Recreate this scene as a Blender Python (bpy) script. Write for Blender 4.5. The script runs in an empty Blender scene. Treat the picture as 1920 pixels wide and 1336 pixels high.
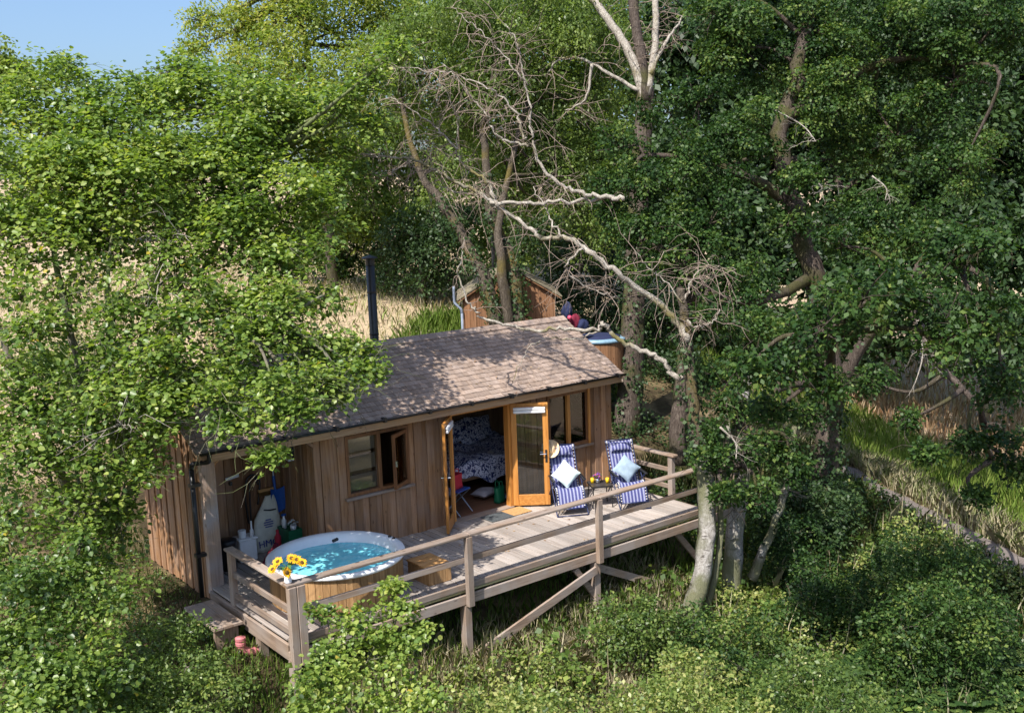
import bpy, bmesh, math, random
import numpy as np
from mathutils import Vector, Matrix

random.seed(7)
RNG = np.random.default_rng(11)
SC = bpy.context.scene
COL = SC.collection

# ------------------------------------------------------------------ camera
F_PX = 1976.393
CAM = np.array([-5.87973, -15.28080, 5.96373])
YAW, PIT, ROL = [math.radians(a) for a in (38.113395, 9.04569, -2.094036)]
_cy, _sy, _cp, _sp = math.cos(YAW), math.sin(YAW), math.cos(PIT), math.sin(PIT)
FW = np.array([_sy * _cp, _cy * _cp, -_sp])
RT = np.array([_cy, -_sy, 0.0])
UP = np.cross(RT, FW)
_c, _s = math.cos(ROL), math.sin(ROL)
RT, UP = _c * RT + _s * UP, -_s * RT + _c * UP
cam_data = bpy.data.cameras.new('camera')
cam_data.sensor_width = 36.0
cam_data.sensor_fit = 'HORIZONTAL'
cam_data.lens = F_PX / 1920.0 * 36.0
cam_data.clip_start = 0.1
cam_data.clip_end = 2000.0
cam = bpy.data.objects.new('camera', cam_data)
COL.objects.link(cam)
cam.matrix_world = Matrix(((RT[0], UP[0], -FW[0], CAM[0]), (RT[1], UP[1], -FW[1], CAM[1]),
                           (RT[2], UP[2], -FW[2], CAM[2]), (0, 0, 0, 1)))
SC.camera = cam

# ------------------------------------------------------------------ sky, sun, exposure
SUN_AZ = math.atan2(-0.94, -0.34)       # horizontal direction towards the sun (x, y), measured from +y
SUN_EL = math.radians(53)
world = bpy.data.worlds.new('World')
SC.world = world
world.use_nodes = True
wn = world.node_tree
wn.nodes.clear()
sky = wn.nodes.new('ShaderNodeTexSky')
sky.sky_type = 'NISHITA'
sky.sun_disc = False
sky.sun_elevation = SUN_EL
sky.sun_rotation = SUN_AZ
sky.air_density = 1.0
sky.dust_density = 3.0
sky.ozone_density = 6.0
bg = wn.nodes.new('ShaderNodeBackground')
bg.inputs['Strength'].default_value = 0.13
wo = wn.nodes.new('ShaderNodeOutputWorld')
wn.links.new(sky.outputs[0], bg.inputs['Color'])
wn.links.new(bg.outputs[0], wo.inputs['Surface'])
sun_data = bpy.data.lights.new('sun', 'SUN')
sun_data.energy = 4.7
sun_data.angle = math.radians(0.53)
sun_data.color = (1.0, 0.95, 0.87)
sun = bpy.data.objects.new('sun', sun_data)
COL.objects.link(sun)
_sd = Vector((math.sin(SUN_AZ) * math.cos(SUN_EL), math.cos(SUN_AZ) * math.cos(SUN_EL), math.sin(SUN_EL)))
sun.rotation_euler = _sd.to_track_quat('Z', 'Y').to_euler()
sun.location = (-20, -20, 40)
SC.view_settings.view_transform = 'Standard'
SC.view_settings.look = 'None'
SC.view_settings.exposure = 0.78
SC.view_settings.gamma = 1.0
SC.view_settings.use_curve_mapping = False

# ------------------------------------------------------------------ layout helpers
def ray(px, py): return FW + (px - 960) / F_PX * RT - (py - 668) / F_PX * UP
def at(px, py, d): return CAM + d * ray(px, py)
def onz(px, py, z): r = ray(px, py); return CAM + r * (z - CAM[2]) / r[2]
def ony(px, py, y): r = ray(px, py); return CAM + r * (y - CAM[1]) / r[1]

CTRL = np.array([
    (0, 0, -.25), (0, 3.4, -.2), (8.5, 2.9, -.2), (4, 3.2, -.1), (4, 1, -.45), (8.5, 0, -.75), (2, 1.4, -.4), (6.5, 1.6, -.4),
    (-1, -.5, -.35), (0, -1.7, -.55), (-3, 0, -.4), (-2, -3, -.95), (-6, 2, -.1), (-2, 3, -.15),
    (2.9, -2.7, -1.13), (5.5, -2.7, -1.2), (7.2, -3.5, -1.3), (2.6, -5, -1.75), (.5, -6.5, -2.0), (5, -7, -2.3),
    (-4, -7, -1.8), (9, -6, -2.0), (9, -3, -1.35), (10, -9, -2.6),
    (14.8, -2.1, -1.1), (13.4, -6.2, -1.5), (16.5, 1, -.95), (11, -1.5, -1.0), (19.6, .2, -1.75), (24.6, 3.2, -2.0), (19.2, -2.6, -1.8),
    (30, 0, -3.4), (30, 12, -1.6), (40, -5, -5),
    (9.5, 10.7, 2.3), (2.2, 16, 1.9), (10.4, 7.3, 1.5), (12.3, 4.6, .5), (16, 8, 1.2), (25, 36, 3), (5, 27, 2.5), (-5, 20, 1.7),
    (10, 47, 3.3), (30, 22, 2.0), (20, 5, -.2), (-10, 10, .8), (4, 7, .9), (0, 8, .6),
    (80, 80, 5), (0, 120, 7), (-60, 60, 4), (80, -20, -7), (60, -60, -9), (-30, -30, -6), (0, -40, -7), (-60, 0, -2), (160, 160, 9)], float)
def _tps(r2):
    return np.where(r2 > 1e-9, r2 * np.log(np.maximum(r2, 1e-9)), 0.0)
_S = 10.0
_X = CTRL[:, :2] / _S
_n = len(CTRL)
_K = _tps(((_X[:, None, :] - _X[None, :, :]) ** 2).sum(-1)) + 0.004 * np.eye(_n)
_P = np.hstack([np.ones((_n, 1)), _X])
_sol = np.linalg.solve(np.block([[_K, _P], [_P.T, np.zeros((3, 3))]]), np.concatenate([CTRL[:, 2], np.zeros(3)]))
def ground(x, y):
    x = np.atleast_1d(np.asarray(x, float)); y = np.atleast_1d(np.asarray(y, float))
    r = np.sqrt(x * x + y * y); k = np.minimum(1, 170 / np.maximum(r, 1e-6))
    q = np.stack([x * k, y * k], -1) / _S
    out = np.empty(len(x))
    for i in range(0, len(x), 20000):
        s = q[i:i + 20000]
        d = ((s[:, None, :] - _X[None]) ** 2).sum(-1)
        out[i:i + 20000] = _tps(d) @ _sol[:_n] + _sol[_n] + s @ _sol[_n + 1:]
    return out
def gz(x, y): return float(ground(x, y)[0])

# ------------------------------------------------------------------ materials
def mat(name):
    m = bpy.data.materials.new(name); m.use_nodes = True
    nt = m.node_tree
    return m, nt, nt.nodes['Principled BSDF']
def N(nt, t, **kw):
    n = nt.nodes.new(t)
    for k, v in kw.items():
        if k in n.inputs.keys(): n.inputs[k].default_value = v
        else: setattr(n, k, v)
    return n
def ramp(nt, stops):
    r = nt.nodes.new('ShaderNodeValToRGB'); e = r.color_ramp.elements
    while len(e) < len(stops): e.new(0.5)
    for i, (p, c) in enumerate(stops):
        e[i].position = p; e[i].color = (*c, 1)
    return r
def mix(nt, a, b, fac, mode='MIX'):
    m = nt.nodes.new('ShaderNodeMix'); m.data_type = 'RGBA'; m.blend_type = mode
    for s, v in ((m.inputs[0], fac), (m.inputs[6], a), (m.inputs[7], b)):
        if isinstance(v, bpy.types.NodeSocket): nt.links.new(v, s)
        elif isinstance(v, (int, float)): s.default_value = v
        else: s.default_value = (*v, 1)
    return m.outputs[2]
def plain(name, col, rough=.6, metal=0., spec=.4, bump=0., bscale=40., var=.15):
    m, nt, b = mat(name)
    b.inputs['Roughness'].default_value = rough; b.inputs['Metallic'].default_value = metal
    b.inputs['Specular IOR Level'].default_value = spec
    tc = N(nt, 'ShaderNodeTexCoord')
    no = N(nt, 'ShaderNodeTexNoise', Scale=bscale * .35, Detail=5.0)
    nt.links.new(tc.outputs['Object'], no.inputs['Vector'])
    r = ramp(nt, [(.3, tuple(c * (1 - var) for c in col)), (.7, tuple(min(1, c * (1 + var * .6)) for c in col))])
    nt.links.new(no.outputs[0], r.inputs[0]); nt.links.new(r.outputs[0], b.inputs['Base Color'])
    if bump:
        n2 = N(nt, 'ShaderNodeTexNoise', Scale=bscale, Detail=6.0); nt.links.new(tc.outputs['Object'], n2.inputs['Vector'])
        bp = N(nt, 'ShaderNodeBump', Strength=bump, Distance=.01); nt.links.new(n2.outputs[0], bp.inputs['Height'])
        nt.links.new(bp.outputs[0], b.inputs['Normal'])
    return m
def wood(name, dark, mid, light, axis='z', rough=.75, rvar=.35, grey=None, greyamt=.5, knots=True, spec=.25):
    m, nt, b = mat(name)
    tc = N(nt, 'ShaderNodeTexCoord'); oi = N(nt, 'ShaderNodeObjectInfo')
    va = N(nt, 'ShaderNodeVectorMath', operation='SCALE'); va.inputs[0].default_value = (37, 53, 71)
    nt.links.new(oi.outputs['Random'], va.inputs['Scale'])
    ad = N(nt, 'ShaderNodeVectorMath', operation='ADD')
    nt.links.new(tc.outputs['Object'], ad.inputs[0]); nt.links.new(va.outputs[0], ad.inputs[1])
    mp = N(nt, 'ShaderNodeMapping')
    sc = {'x': (1.2, 26, 26), 'y': (26, 1.2, 26), 'z': (26, 26, 1.2)}[axis]
    mp.inputs['Scale'].default_value = sc
    nt.links.new(ad.outputs[0], mp.inputs[0])
    g = N(nt, 'ShaderNodeTexNoise', Scale=1.0, Detail=7.0, Roughness=.65, Distortion=.6); nt.links.new(mp.outputs[0], g.inputs['Vector'])
    r = ramp(nt, [(.28, dark), (.5, mid), (.74, light)]); nt.links.new(g.outputs[0], r.inputs[0])
    col = r.outputs[0]
    big = N(nt, 'ShaderNodeTexNoise', Scale=2.3, Detail=4.0); nt.links.new(ad.outputs[0], big.inputs['Vector'])
    if grey:
        gr = ramp(nt, [(.38, (0, 0, 0)), (.68, (greyamt,) * 3)]); nt.links.new(big.outputs[0], gr.inputs[0])
        col = mix(nt, col, grey, gr.outputs[0])
    rr = ramp(nt, [(0, (1 - rvar,) * 3), (1, (1 + rvar * .55,) * 3)]); nt.links.new(oi.outputs['Random'], rr.inputs[0])
    col = mix(nt, col, rr.outputs[0], 1.0, 'MULTIPLY')
    if knots:
        mk = N(nt, 'ShaderNodeMapping'); mk.inputs['Scale'].default_value = tuple({26: 7, 1.2: 2.6}[s] for s in sc)
        nt.links.new(ad.outputs[0], mk.inputs[0])
        vo = N(nt, 'ShaderNodeTexVoronoi', Scale=1.0); nt.links.new(mk.outputs[0], vo.inputs['Vector'])
        kr = ramp(nt, [(.05, (.35, .3, .27)), (.11, (1, 1, 1))]); nt.links.new(vo.outputs['Distance'], kr.inputs[0])
        col = mix(nt, col, kr.outputs[0], .8, 'MULTIPLY')
    nt.links.new(col, b.inputs['Base Color'])
    b.inputs['Roughness'].default_value = rough; b.inputs['Specular IOR Level'].default_value = spec
    bp = N(nt, 'ShaderNodeBump', Strength=.35, Distance=.006); nt.links.new(g.outputs[0], bp.inputs['Height']); nt.links.new(bp.outputs[0], b.inputs['Normal'])
    return m
def leafmat(name, stops, transl=.32, rough=.5, spec=.35, tcol=1.5):
    m, nt, b = mat(name)
    at_ = N(nt, 'ShaderNodeAttribute', attribute_name='tint')
    r = ramp(nt, stops); nt.links.new(at_.outputs['Fac'], r.inputs[0])
    nt.links.new(r.outputs[0], b.inputs['Base Color'])
    b.inputs['Roughness'].default_value = rough; b.inputs['Specular IOR Level'].default_value = spec
    tr = N(nt, 'ShaderNodeBsdfTranslucent')
    tc = mix(nt, r.outputs[0], (tcol * 1.0, tcol * 1.05, tcol * .45), 1.0, 'MULTIPLY'); nt.links.new(tc, tr.inputs['Color'])
    ms = N(nt, 'ShaderNodeMixShader'); ms.inputs[0].default_value = transl
    nt.links.new(b.outputs[0], ms.inputs[1]); nt.links.new(tr.outputs[0], ms.inputs[2])
    nt.links.new(ms.outputs[0], nt.nodes['Material Output'].inputs['Surface'])
    return m
def bark(name, c1, c2, c3, scale=(9, 9, 2.0), moss=None, mossamt=.0, marks=False, bump=.8):
    m, nt, b = mat(name)
    tc = N(nt, 'ShaderNodeTexCoord'); mp = N(nt, 'ShaderNodeMapping'); mp.inputs['Scale'].default_value = scale
    nt.links.new(tc.outputs['Object'], mp.inputs[0])
    n1 = N(nt, 'ShaderNodeTexNoise', Scale=1.6, Detail=8.0, Roughness=.7, Distortion=.8); nt.links.new(mp.outputs[0], n1.inputs['Vector'])
    r = ramp(nt, [(.3, c1), (.5, c2), (.7, c3)]); nt.links.new(n1.outputs[0], r.inputs[0]); col = r.outputs[0]
    if marks:
        mk = N(nt, 'ShaderNodeMapping'); mk.inputs['Scale'].default_value = (3.2, 3.2, 17); nt.links.new(tc.outputs['Object'], mk.inputs[0])
        n3 = N(nt, 'ShaderNodeTexNoise', Scale=1.0, Detail=4.0, Roughness=.6); nt.links.new(mk.outputs[0], n3.inputs['Vector'])
        r3 = ramp(nt, [(.36, (.12, .1, .09)), (.43, (1, 1, 1))]); nt.links.new(n3.outputs[0], r3.inputs[0])
        col = mix(nt, col, r3.outputs[0], .85, 'MULTIPLY')
    if moss:
        n2 = N(nt, 'ShaderNodeTexNoise', Scale=1.3, Detail=6.0); nt.links.new(tc.outputs['Object'], n2.inputs['Vector'])
        r2 = ramp(nt, [(.5 - mossamt * .2, (0, 0, 0)), (.62 - mossamt * .2, (1, 1, 1))]); nt.links.new(n2.outputs[0], r2.inputs[0])
        col = mix(nt, col, moss, r2.outputs[0])
    nt.links.new(col, b.inputs['Base Color']); b.inputs['Roughness'].default_value = .9; b.inputs['Specular IOR Level'].default_value = .15
    bp = N(nt, 'ShaderNodeBump', Strength=bump, Distance=.03); nt.links.new(n1.outputs[0], bp.inputs['Height']); nt.links.new(bp.outputs[0], b.inputs['Normal'])
    return m

M = {}
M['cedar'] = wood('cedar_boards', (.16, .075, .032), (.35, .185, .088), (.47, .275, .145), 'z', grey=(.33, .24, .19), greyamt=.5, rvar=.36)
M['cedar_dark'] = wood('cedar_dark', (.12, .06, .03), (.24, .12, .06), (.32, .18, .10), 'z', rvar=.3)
M['cedar_x'] = wood('cedar_long', (.22, .12, .06), (.42, .26, .14), (.52, .34, .2), 'x', grey=(.36, .28, .22), greyamt=.45, rvar=.15)
M['post'] = wood('cedar_post', (.22, .14, .1), (.40, .27, .19), (.5, .36, .27), 'z', grey=(.40, .36, .36), greyamt=.8, rvar=.1)
M['deck'] = wood('deck_boards', (.21, .175, .15), (.34, .29, .255), (.43, .375, .335), 'y', grey=(.36, .325, .30), greyamt=.65, rvar=.26, knots=False)
M['rail_x'] = wood('rail_wood_along', (.13, .088, .062), (.26, .185, .135), (.36, .275, .21), 'x', grey=(.31, .27, .245), greyamt=.75, rvar=.22)
M['rail_y'] = wood('rail_wood_across', (.13, .088, .062), (.26, .185, .135), (.36, .275, .21), 'y', grey=(.31, .27, .245), greyamt=.75, rvar=.22)
M['rail_z'] = wood('rail_wood_upright', (.13, .088, .062), (.26, .185, .135), (.36, .275, .21), 'z', grey=(.31, .27, .245), greyamt=.75, rvar=.22)
M['ledge'] = wood('yellow_green_ledge', (.25, .22, .1), (.42, .38, .2), (.52, .47, .28), 'x', rvar=.1, knots=False)  # yellow-green wood, paler than the rails
M['oiled_z'] = wood('oiled_oak_upright', (.30, .11, .02), (.50, .21, .045), (.62, .30, .08), 'z', rough=.38, rvar=.15, knots=False, spec=.5)
M['oiled_x'] = wood('oiled_oak_along', (.30, .11, .02), (.50, .21, .045), (.62, .30, .08), 'x', rough=.38, rvar=.15, knots=False, spec=.5)
M['frame_z'] = wood('brown_frame', (.11, .045, .018), (.20, .085, .033), (.27, .13, .055), 'z', rough=.45, rvar=.1, knots=False, spec=.4)
M['shingle'] = wood('cedar_shingles', (.20, .14, .105), (.29, .215, .17), (.365, .29, .24), 'y', rough=.9, grey=(.31, .25, .22), greyamt=.6, rvar=.26, knots=False, spec=.1)
M['tubwood'] = wood('tub_staves', (.22, .12, .05), (.38, .22, .1), (.48, .3, .15), 'z', rvar=.25, knots=False)
M['tubwood_x'] = wood('step_boards', (.26, .12, .04), (.45, .24, .09), (.55, .32, .15), 'x', rvar=.2)
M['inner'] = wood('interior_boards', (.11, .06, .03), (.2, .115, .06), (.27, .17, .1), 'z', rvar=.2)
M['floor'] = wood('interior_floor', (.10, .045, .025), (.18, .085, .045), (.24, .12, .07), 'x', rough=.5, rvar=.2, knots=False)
M['black'] = plain('black_plastic', (.012, .012, .014), .4, spec=.5)
M['blackmetal'] = plain('black_enamel', (.018, .018, .02), .35, .0, .5)
M['greymetal'] = plain('galvanised_metal', (.38, .42, .48), .4, .7)
M['steel'] = plain('polished_steel', (.7, .7, .72), .2, 1.)
M['grey_pipe'] = plain('grey_plastic_pipe', (.16, .19, .25), .5)
M['white'] = plain('white_gelcoat', (.80, .82, .86), .18, spec=.5, var=.03)
M['whitepl'] = plain('white_plastic', (.78, .78, .78), .45, var=.06)
M['cream'] = plain('cream_sack', (.62, .60, .50), .7, bump=.5, bscale=25)
M['inkblue'] = plain('blue_print', (.03, .05, .25), .7)
M['bluepl'] = plain('blue_plastic', (.01, .07, .30), .4)
M['greenpl'] = plain('green_plastic', (.01, .13, .06), .45)
M['redpl'] = plain('red_fabric', (.42, .02, .04), .7, bump=.4)
M['maroon'] = plain('maroon_cloth', (.16, .01, .03), .85, bump=.5)
M['navy'] = plain('navy_cloth', (.012, .018, .06), .85, bump=.5)
M['navytube'] = plain('navy_steel_tube', (.012, .02, .07), .3, spec=.5)
M['pinkball'] = plain('pink_rubber', (.6, .07, .14), .5)
M['pinkpipe'] = plain('pink_clay_pipe', (.50, .17, .18), .55)
M['yellow'] = plain('yellow_plastic', (.80, .50, .01), .35)
M['petal'] = plain('sunflower_petal', (.80, .42, .01), .6, var=.3)
M['disc'] = plain('sunflower_disc', (.10, .05, .01), .9, bump=.8)
M['stem'] = plain('green_stem', (.06, .14, .03), .6)
M['straw'] = plain('straw_hat', (.74, .56, .34), .8, bump=.6, bscale=90)
M['cushion_pale'] = plain('pale_mint_cloth', (.62, .74, .72), .9, bump=.3)
M['cushion_grey'] = plain('blue_grey_cloth', (.26, .34, .42), .9, bump=.3)
M['coir'] = plain('coir_mat', (.48, .27, .11), .95, bump=1., bscale=120)
M['mat_shaded'] = plain('shaded_mat', (.075, .085, .09), .95, bump=1., bscale=120)  # dark colour paints the shadow over the mat's left half
M['purple'] = plain('purple_flowers', (.26, .08, .42), .7, var=.5)
M['pinkfl'] = plain('pink_flowers', (.6, .12, .3), .7, var=.4)
M['whitefl'] = plain('white_flowers', (.75, .77, .75), .7, var=.2)
M['curtain'] = plain('grey_curtain', (.34, .31, .32), .9, bump=.3)
M['tabletop'] = plain('dark_table_top', (.045, .04, .04), .35)
M['lidblue'] = plain('pale_blue_cover', (.20, .32, .42), .4)
M['wicker'] = plain('woven_panel', (.40, .29, .20), .8, bump=1.0, bscale=160)

def mk_glass():
    m, nt, b = mat('window_glass')
    b.inputs['Base Color'].default_value = (.9, .95, .95, 1); b.inputs['Roughness'].default_value = .02
    tr = N(nt, 'ShaderNodeBsdfTransparent'); tr.inputs[0].default_value = (.82, .86, .86, 1)
    gl = N(nt, 'ShaderNodeBsdfGlossy', Roughness=.02); gl.inputs[0].default_value = (1, 1, 1, 1)
    fr = N(nt, 'ShaderNodeFresnel', IOR=1.6)
    ms = N(nt, 'ShaderNodeMixShader'); nt.links.new(fr.outputs[0], ms.inputs[0])
    nt.links.new(tr.outputs[0], ms.inputs[1]); nt.links.new(gl.outputs[0], ms.inputs[2])
    nt.links.new(ms.outputs[0], nt.nodes['Material Output'].inputs['Surface'])
    return m
M['glass'] = mk_glass()
def mk_water():
    m, nt, b = mat('tub_water')
    b.inputs['Base Color'].default_value = (.10, .50, .62, 1); b.inputs['Roughness'].default_value = .06
    b.inputs['IOR'].default_value = 1.33
    tc = N(nt, 'ShaderNodeTexCoord')
    n1 = N(nt, 'ShaderNodeTexNoise', Scale=5.0, Detail=4.0, Distortion=1.6); nt.links.new(tc.outputs['Object'], n1.inputs['Vector'])
    r = ramp(nt, [(.35, (.17, .70, .84)), (.65, (.30, .82, .92))]); nt.links.new(n1.outputs[0], r.inputs[0]); nt.links.new(r.outputs[0], b.inputs['Base Color'])
    bp = N(nt, 'ShaderNodeBump', Strength=.35, Distance=.05); nt.links.new(n1.outputs[0], bp.inputs['Height']); nt.links.new(bp.outputs[0], b.inputs['Normal'])
    tr = N(nt, 'ShaderNodeBsdfTransparent'); tr.inputs[0].default_value = (.35, .82, .92, 1)
    ms = N(nt, 'ShaderNodeMixShader'); ms.inputs[0].default_value = .08
    nt.links.new(b.outputs[0], ms.inputs[1]); nt.links.new(tr.outputs[0], ms.inputs[2])
    nt.links.new(ms.outputs[0], nt.nodes['Material Output'].inputs['Surface'])
    return m
M['water'] = mk_water()
def mk_stripes():
    m, nt, b = mat('striped_sling')
    tc = N(nt, 'ShaderNodeTexCoord'); sx = N(nt, 'ShaderNodeSeparateXYZ'); nt.links.new(tc.outputs['UV'], sx.inputs[0])
    mu = N(nt, 'ShaderNodeMath', operation='MULTIPLY'); mu.inputs[1].default_value = 7.0; nt.links.new(sx.outputs[0], mu.inputs[0])
    fr = N(nt, 'ShaderNodeMath', operation='FRACT'); nt.links.new(mu.outputs[0], fr.inputs[0])
    r = ramp(nt, [(0, (.025, .03, .13)), (.2, (.09, .10, .24)), (.42, (.27, .29, .40)), (.56, (.30, .31, .40)), (.68, (.13, .13, .28)), (.86, (.03, .035, .15))])
    r.color_ramp.interpolation = 'CONSTANT'
    nt.links.new(fr.outputs[0], r.inputs[0]); nt.links.new(r.outputs[0], b.inputs['Base Color']); b.inputs['Roughness'].default_value = .7
    return m
M['stripe'] = mk_stripes()
def mk_duvet():
    m, nt, b = mat('floral_duvet')
    tc = N(nt, 'ShaderNodeTexCoord')
    n = N(nt, 'ShaderNodeTexNoise', Scale=9.0, Detail=2.0, Distortion=2.5); nt.links.new(tc.outputs['Object'], n.inputs['Vector'])
    r = ramp(nt, [(.44, (.02, .03, .12)), (.5, (.55, .56, .66)), (.6, (.62, .62, .7)), (.66, (.02, .03, .12))]); nt.links.new(n.outputs[0], r.inputs[0])
    nt.links.new(r.outputs[0], b.inputs['Base Color']); b.inputs['Roughness'].default_value = .9
    return m
M['duvet'] = mk_duvet()

# ------------------------------------------------------------------ mesh helpers
class MB:
    def __init__(s): s.v = []; s.f = []
    def add(s, vs, fs):
        o = len(s.v); s.v.extend([tuple(map(float, p)) for p in vs]); s.f.extend([tuple(o + i for i in f) for f in fs]); return s
    def box(s, x0, x1, y0, y1, z0, z1):
        return s.add([(x0, y0, z0), (x1, y0, z0), (x1, y1, z0), (x0, y1, z0), (x0, y0, z1), (x1, y0, z1), (x1, y1, z1), (x0, y1, z1)],
                     [(0, 3, 2, 1), (4, 5, 6, 7), (0, 1, 5, 4), (1, 2, 6, 5), (2, 3, 7, 6), (3, 0, 4, 7)])
    def cbox(s, x0, x1, y0, y1, z0, z1, c=.008):
        # box with chamfered long vertical/top edges (all 12 edges)
        bm = bmesh.new(); bmesh.ops.create_cube(bm, size=1)
        for v in bm.verts: v.co = ((x0 + x1) / 2 + v.co.x * (x1 - x0), (y0 + y1) / 2 + v.co.y * (y1 - y0), (z0 + z1) / 2 + v.co.z * (z1 - z0))
        bmesh.ops.bevel(bm, geom=bm.edges[:], offset=c, segments=1, affect='EDGES')
        bm.verts.ensure_lookup_table()
        s.add([v.co for v in bm.verts], [[v.index for v in f.verts] for f in bm.faces]); bm.free(); return s
    def beam(s, p, q, w, h, up=(0, 0, 1)):
        p = np.array(p, float); q = np.array(q, float); t = q - p; t /= np.linalg.norm(t)
        sd = np.cross(t, up); sd /= np.linalg.norm(sd); u = np.cross(sd, t)
        vs = []
        for e in (p, q):
            for a, b in ((-1, -1), (1, -1), (1, 1), (-1, 1)): vs.append(e + sd * a * w / 2 + u * b * h / 2)
        return s.add(vs, [(0, 1, 2, 3), (7, 6, 5, 4), (0, 4, 5, 1), (1, 5, 6, 2), (2, 6, 7, 3), (3, 7, 4, 0)])
    def tube(s, pts, rad, n=8, cap=True, rough=0.):
        pts = np.array(pts, float); k = len(pts)
        rad = np.full(k, rad) if np.isscalar(rad) else np.array(rad, float)
        t = np.gradient(pts, axis=0); t /= np.maximum(np.linalg.norm(t, axis=1, keepdims=True), 1e-9)
        ref = np.array([0, 0, 1.]) if abs(t[:, 2]).mean() < .8 else np.array([1., 0, 0])
        a = np.cross(t, ref); a /= np.maximum(np.linalg.norm(a, axis=1, keepdims=True), 1e-9); b = np.cross(t, a)
        an = np.linspace(0, 2 * np.pi, n, endpoint=False)
        rv = rad[:, None, None] * (1 + rough * RNG.normal(0, 1, (k, n, 1)) + rough * 1.2 * np.sin(np.arange(n) * 2.1)[None, :, None]) if rough else rad[:, None, None]
        vs = (pts[:, None] + rv * (np.cos(an)[None, :, None] * a[:, None] + np.sin(an)[None, :, None] * b[:, None])).reshape(-1, 3)
        fs = [(i * n + j, i * n + (j + 1) % n, (i + 1) * n + (j + 1) % n, (i + 1) * n + j) for i in range(k - 1) for j in range(n)]
        if cap: fs += [tuple(range(n))[::-1], tuple((k - 1) * n + j for j in range(n))]
        return s.add(vs, fs)
    def lathe(s, prof, c=(0, 0, 0), n=24, sx=1., sy=1.):
        vs = []; k = len(prof)
        for r, z in prof:
            for j in range(n):
                a = 2 * math.pi * j / n; vs.append((c[0] + r * sx * math.cos(a), c[1] + r * sy * math.sin(a), c[2] + z))
        fs = [(i * n + j, i * n + (j + 1) % n, (i + 1) * n + (j + 1) % n, (i + 1) * n + j) for i in range(k - 1) for j in range(n)]
        return s.add(vs, fs)
    def xf(s, m, start=0):
        for i in range(start, len(s.v)): s.v[i] = tuple(m @ Vector(s.v[i]))
        return s
    def mesh(s, name, off=(0, 0, 0)):
        me = bpy.data.meshes.new(name)
        me.from_pydata([(x - off[0], y - off[1], z - off[2]) for x, y, z in s.v], [], s.f); me.update(); return me
    def build(s, name, m, parent=None, smooth=False, loc=None, fixn=True):
        wl = (0, 0, 0)
        if parent is not None: wl = parent.get('_w', (0, 0, 0))
        l = loc if loc is not None else (tuple(wl) if parent is not None else (0, 0, 0))
        me = s.mesh(name, l)
        if fixn:
            bm = bmesh.new(); bm.from_mesh(me); bmesh.ops.recalc_face_normals(bm, faces=bm.faces[:]); bm.to_mesh(me); bm.free()
        o = bpy.data.objects.new(name, me); COL.objects.link(o)
        if m is not None: me.materials.append(m)
        if smooth: me.polygons.foreach_set('use_smooth', [True] * len(me.polygons))
        o.location = (l[0] - wl[0], l[1] - wl[1], l[2] - wl[2])
        if parent is not None: o.parent = parent
        o['_w'] = tuple(float(a) for a in l)
        return o
def tag(o, label=None, cat=None, group=None, kind=None):
    for k, v in (('label', label), ('category', cat), ('group', group), ('kind', kind)):
        if v: o[k] = v
    return o
def thing(name, loc, label, cat, group=None):
    o = bpy.data.objects.new(name, None); COL.objects.link(o); o.location = loc; o.empty_display_size = .2
    o['_w'] = tuple(float(a) for a in loc)
    return tag(o, label, cat, group)
def RZ(loc, deg): return Matrix.Translation(loc) @ Matrix.Rotation(math.radians(deg), 4, 'Z')
def catmull(pts, k=6):
    P = np.array(pts, float)
    if len(P) < 3: return np.array([P[0] + (P[-1] - P[0]) * t for t in np.linspace(0, 1, k + 1)])
    Q = np.vstack([2 * P[0] - P[1], P, 2 * P[-1] - P[-2]]); out = []
    for i in range(1, len(Q) - 2):
        for t in np.linspace(0, 1, k, endpoint=False):
            a, b, c, d = Q[i - 1], Q[i], Q[i + 1], Q[i + 2]
            out.append(.5 * (2 * b + (c - a) * t + (2 * a - 5 * b + 4 * c - d) * t * t + (3 * b - a - 3 * c + d) * t ** 3))
    out.append(P[-1]); return np.array(out)

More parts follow.
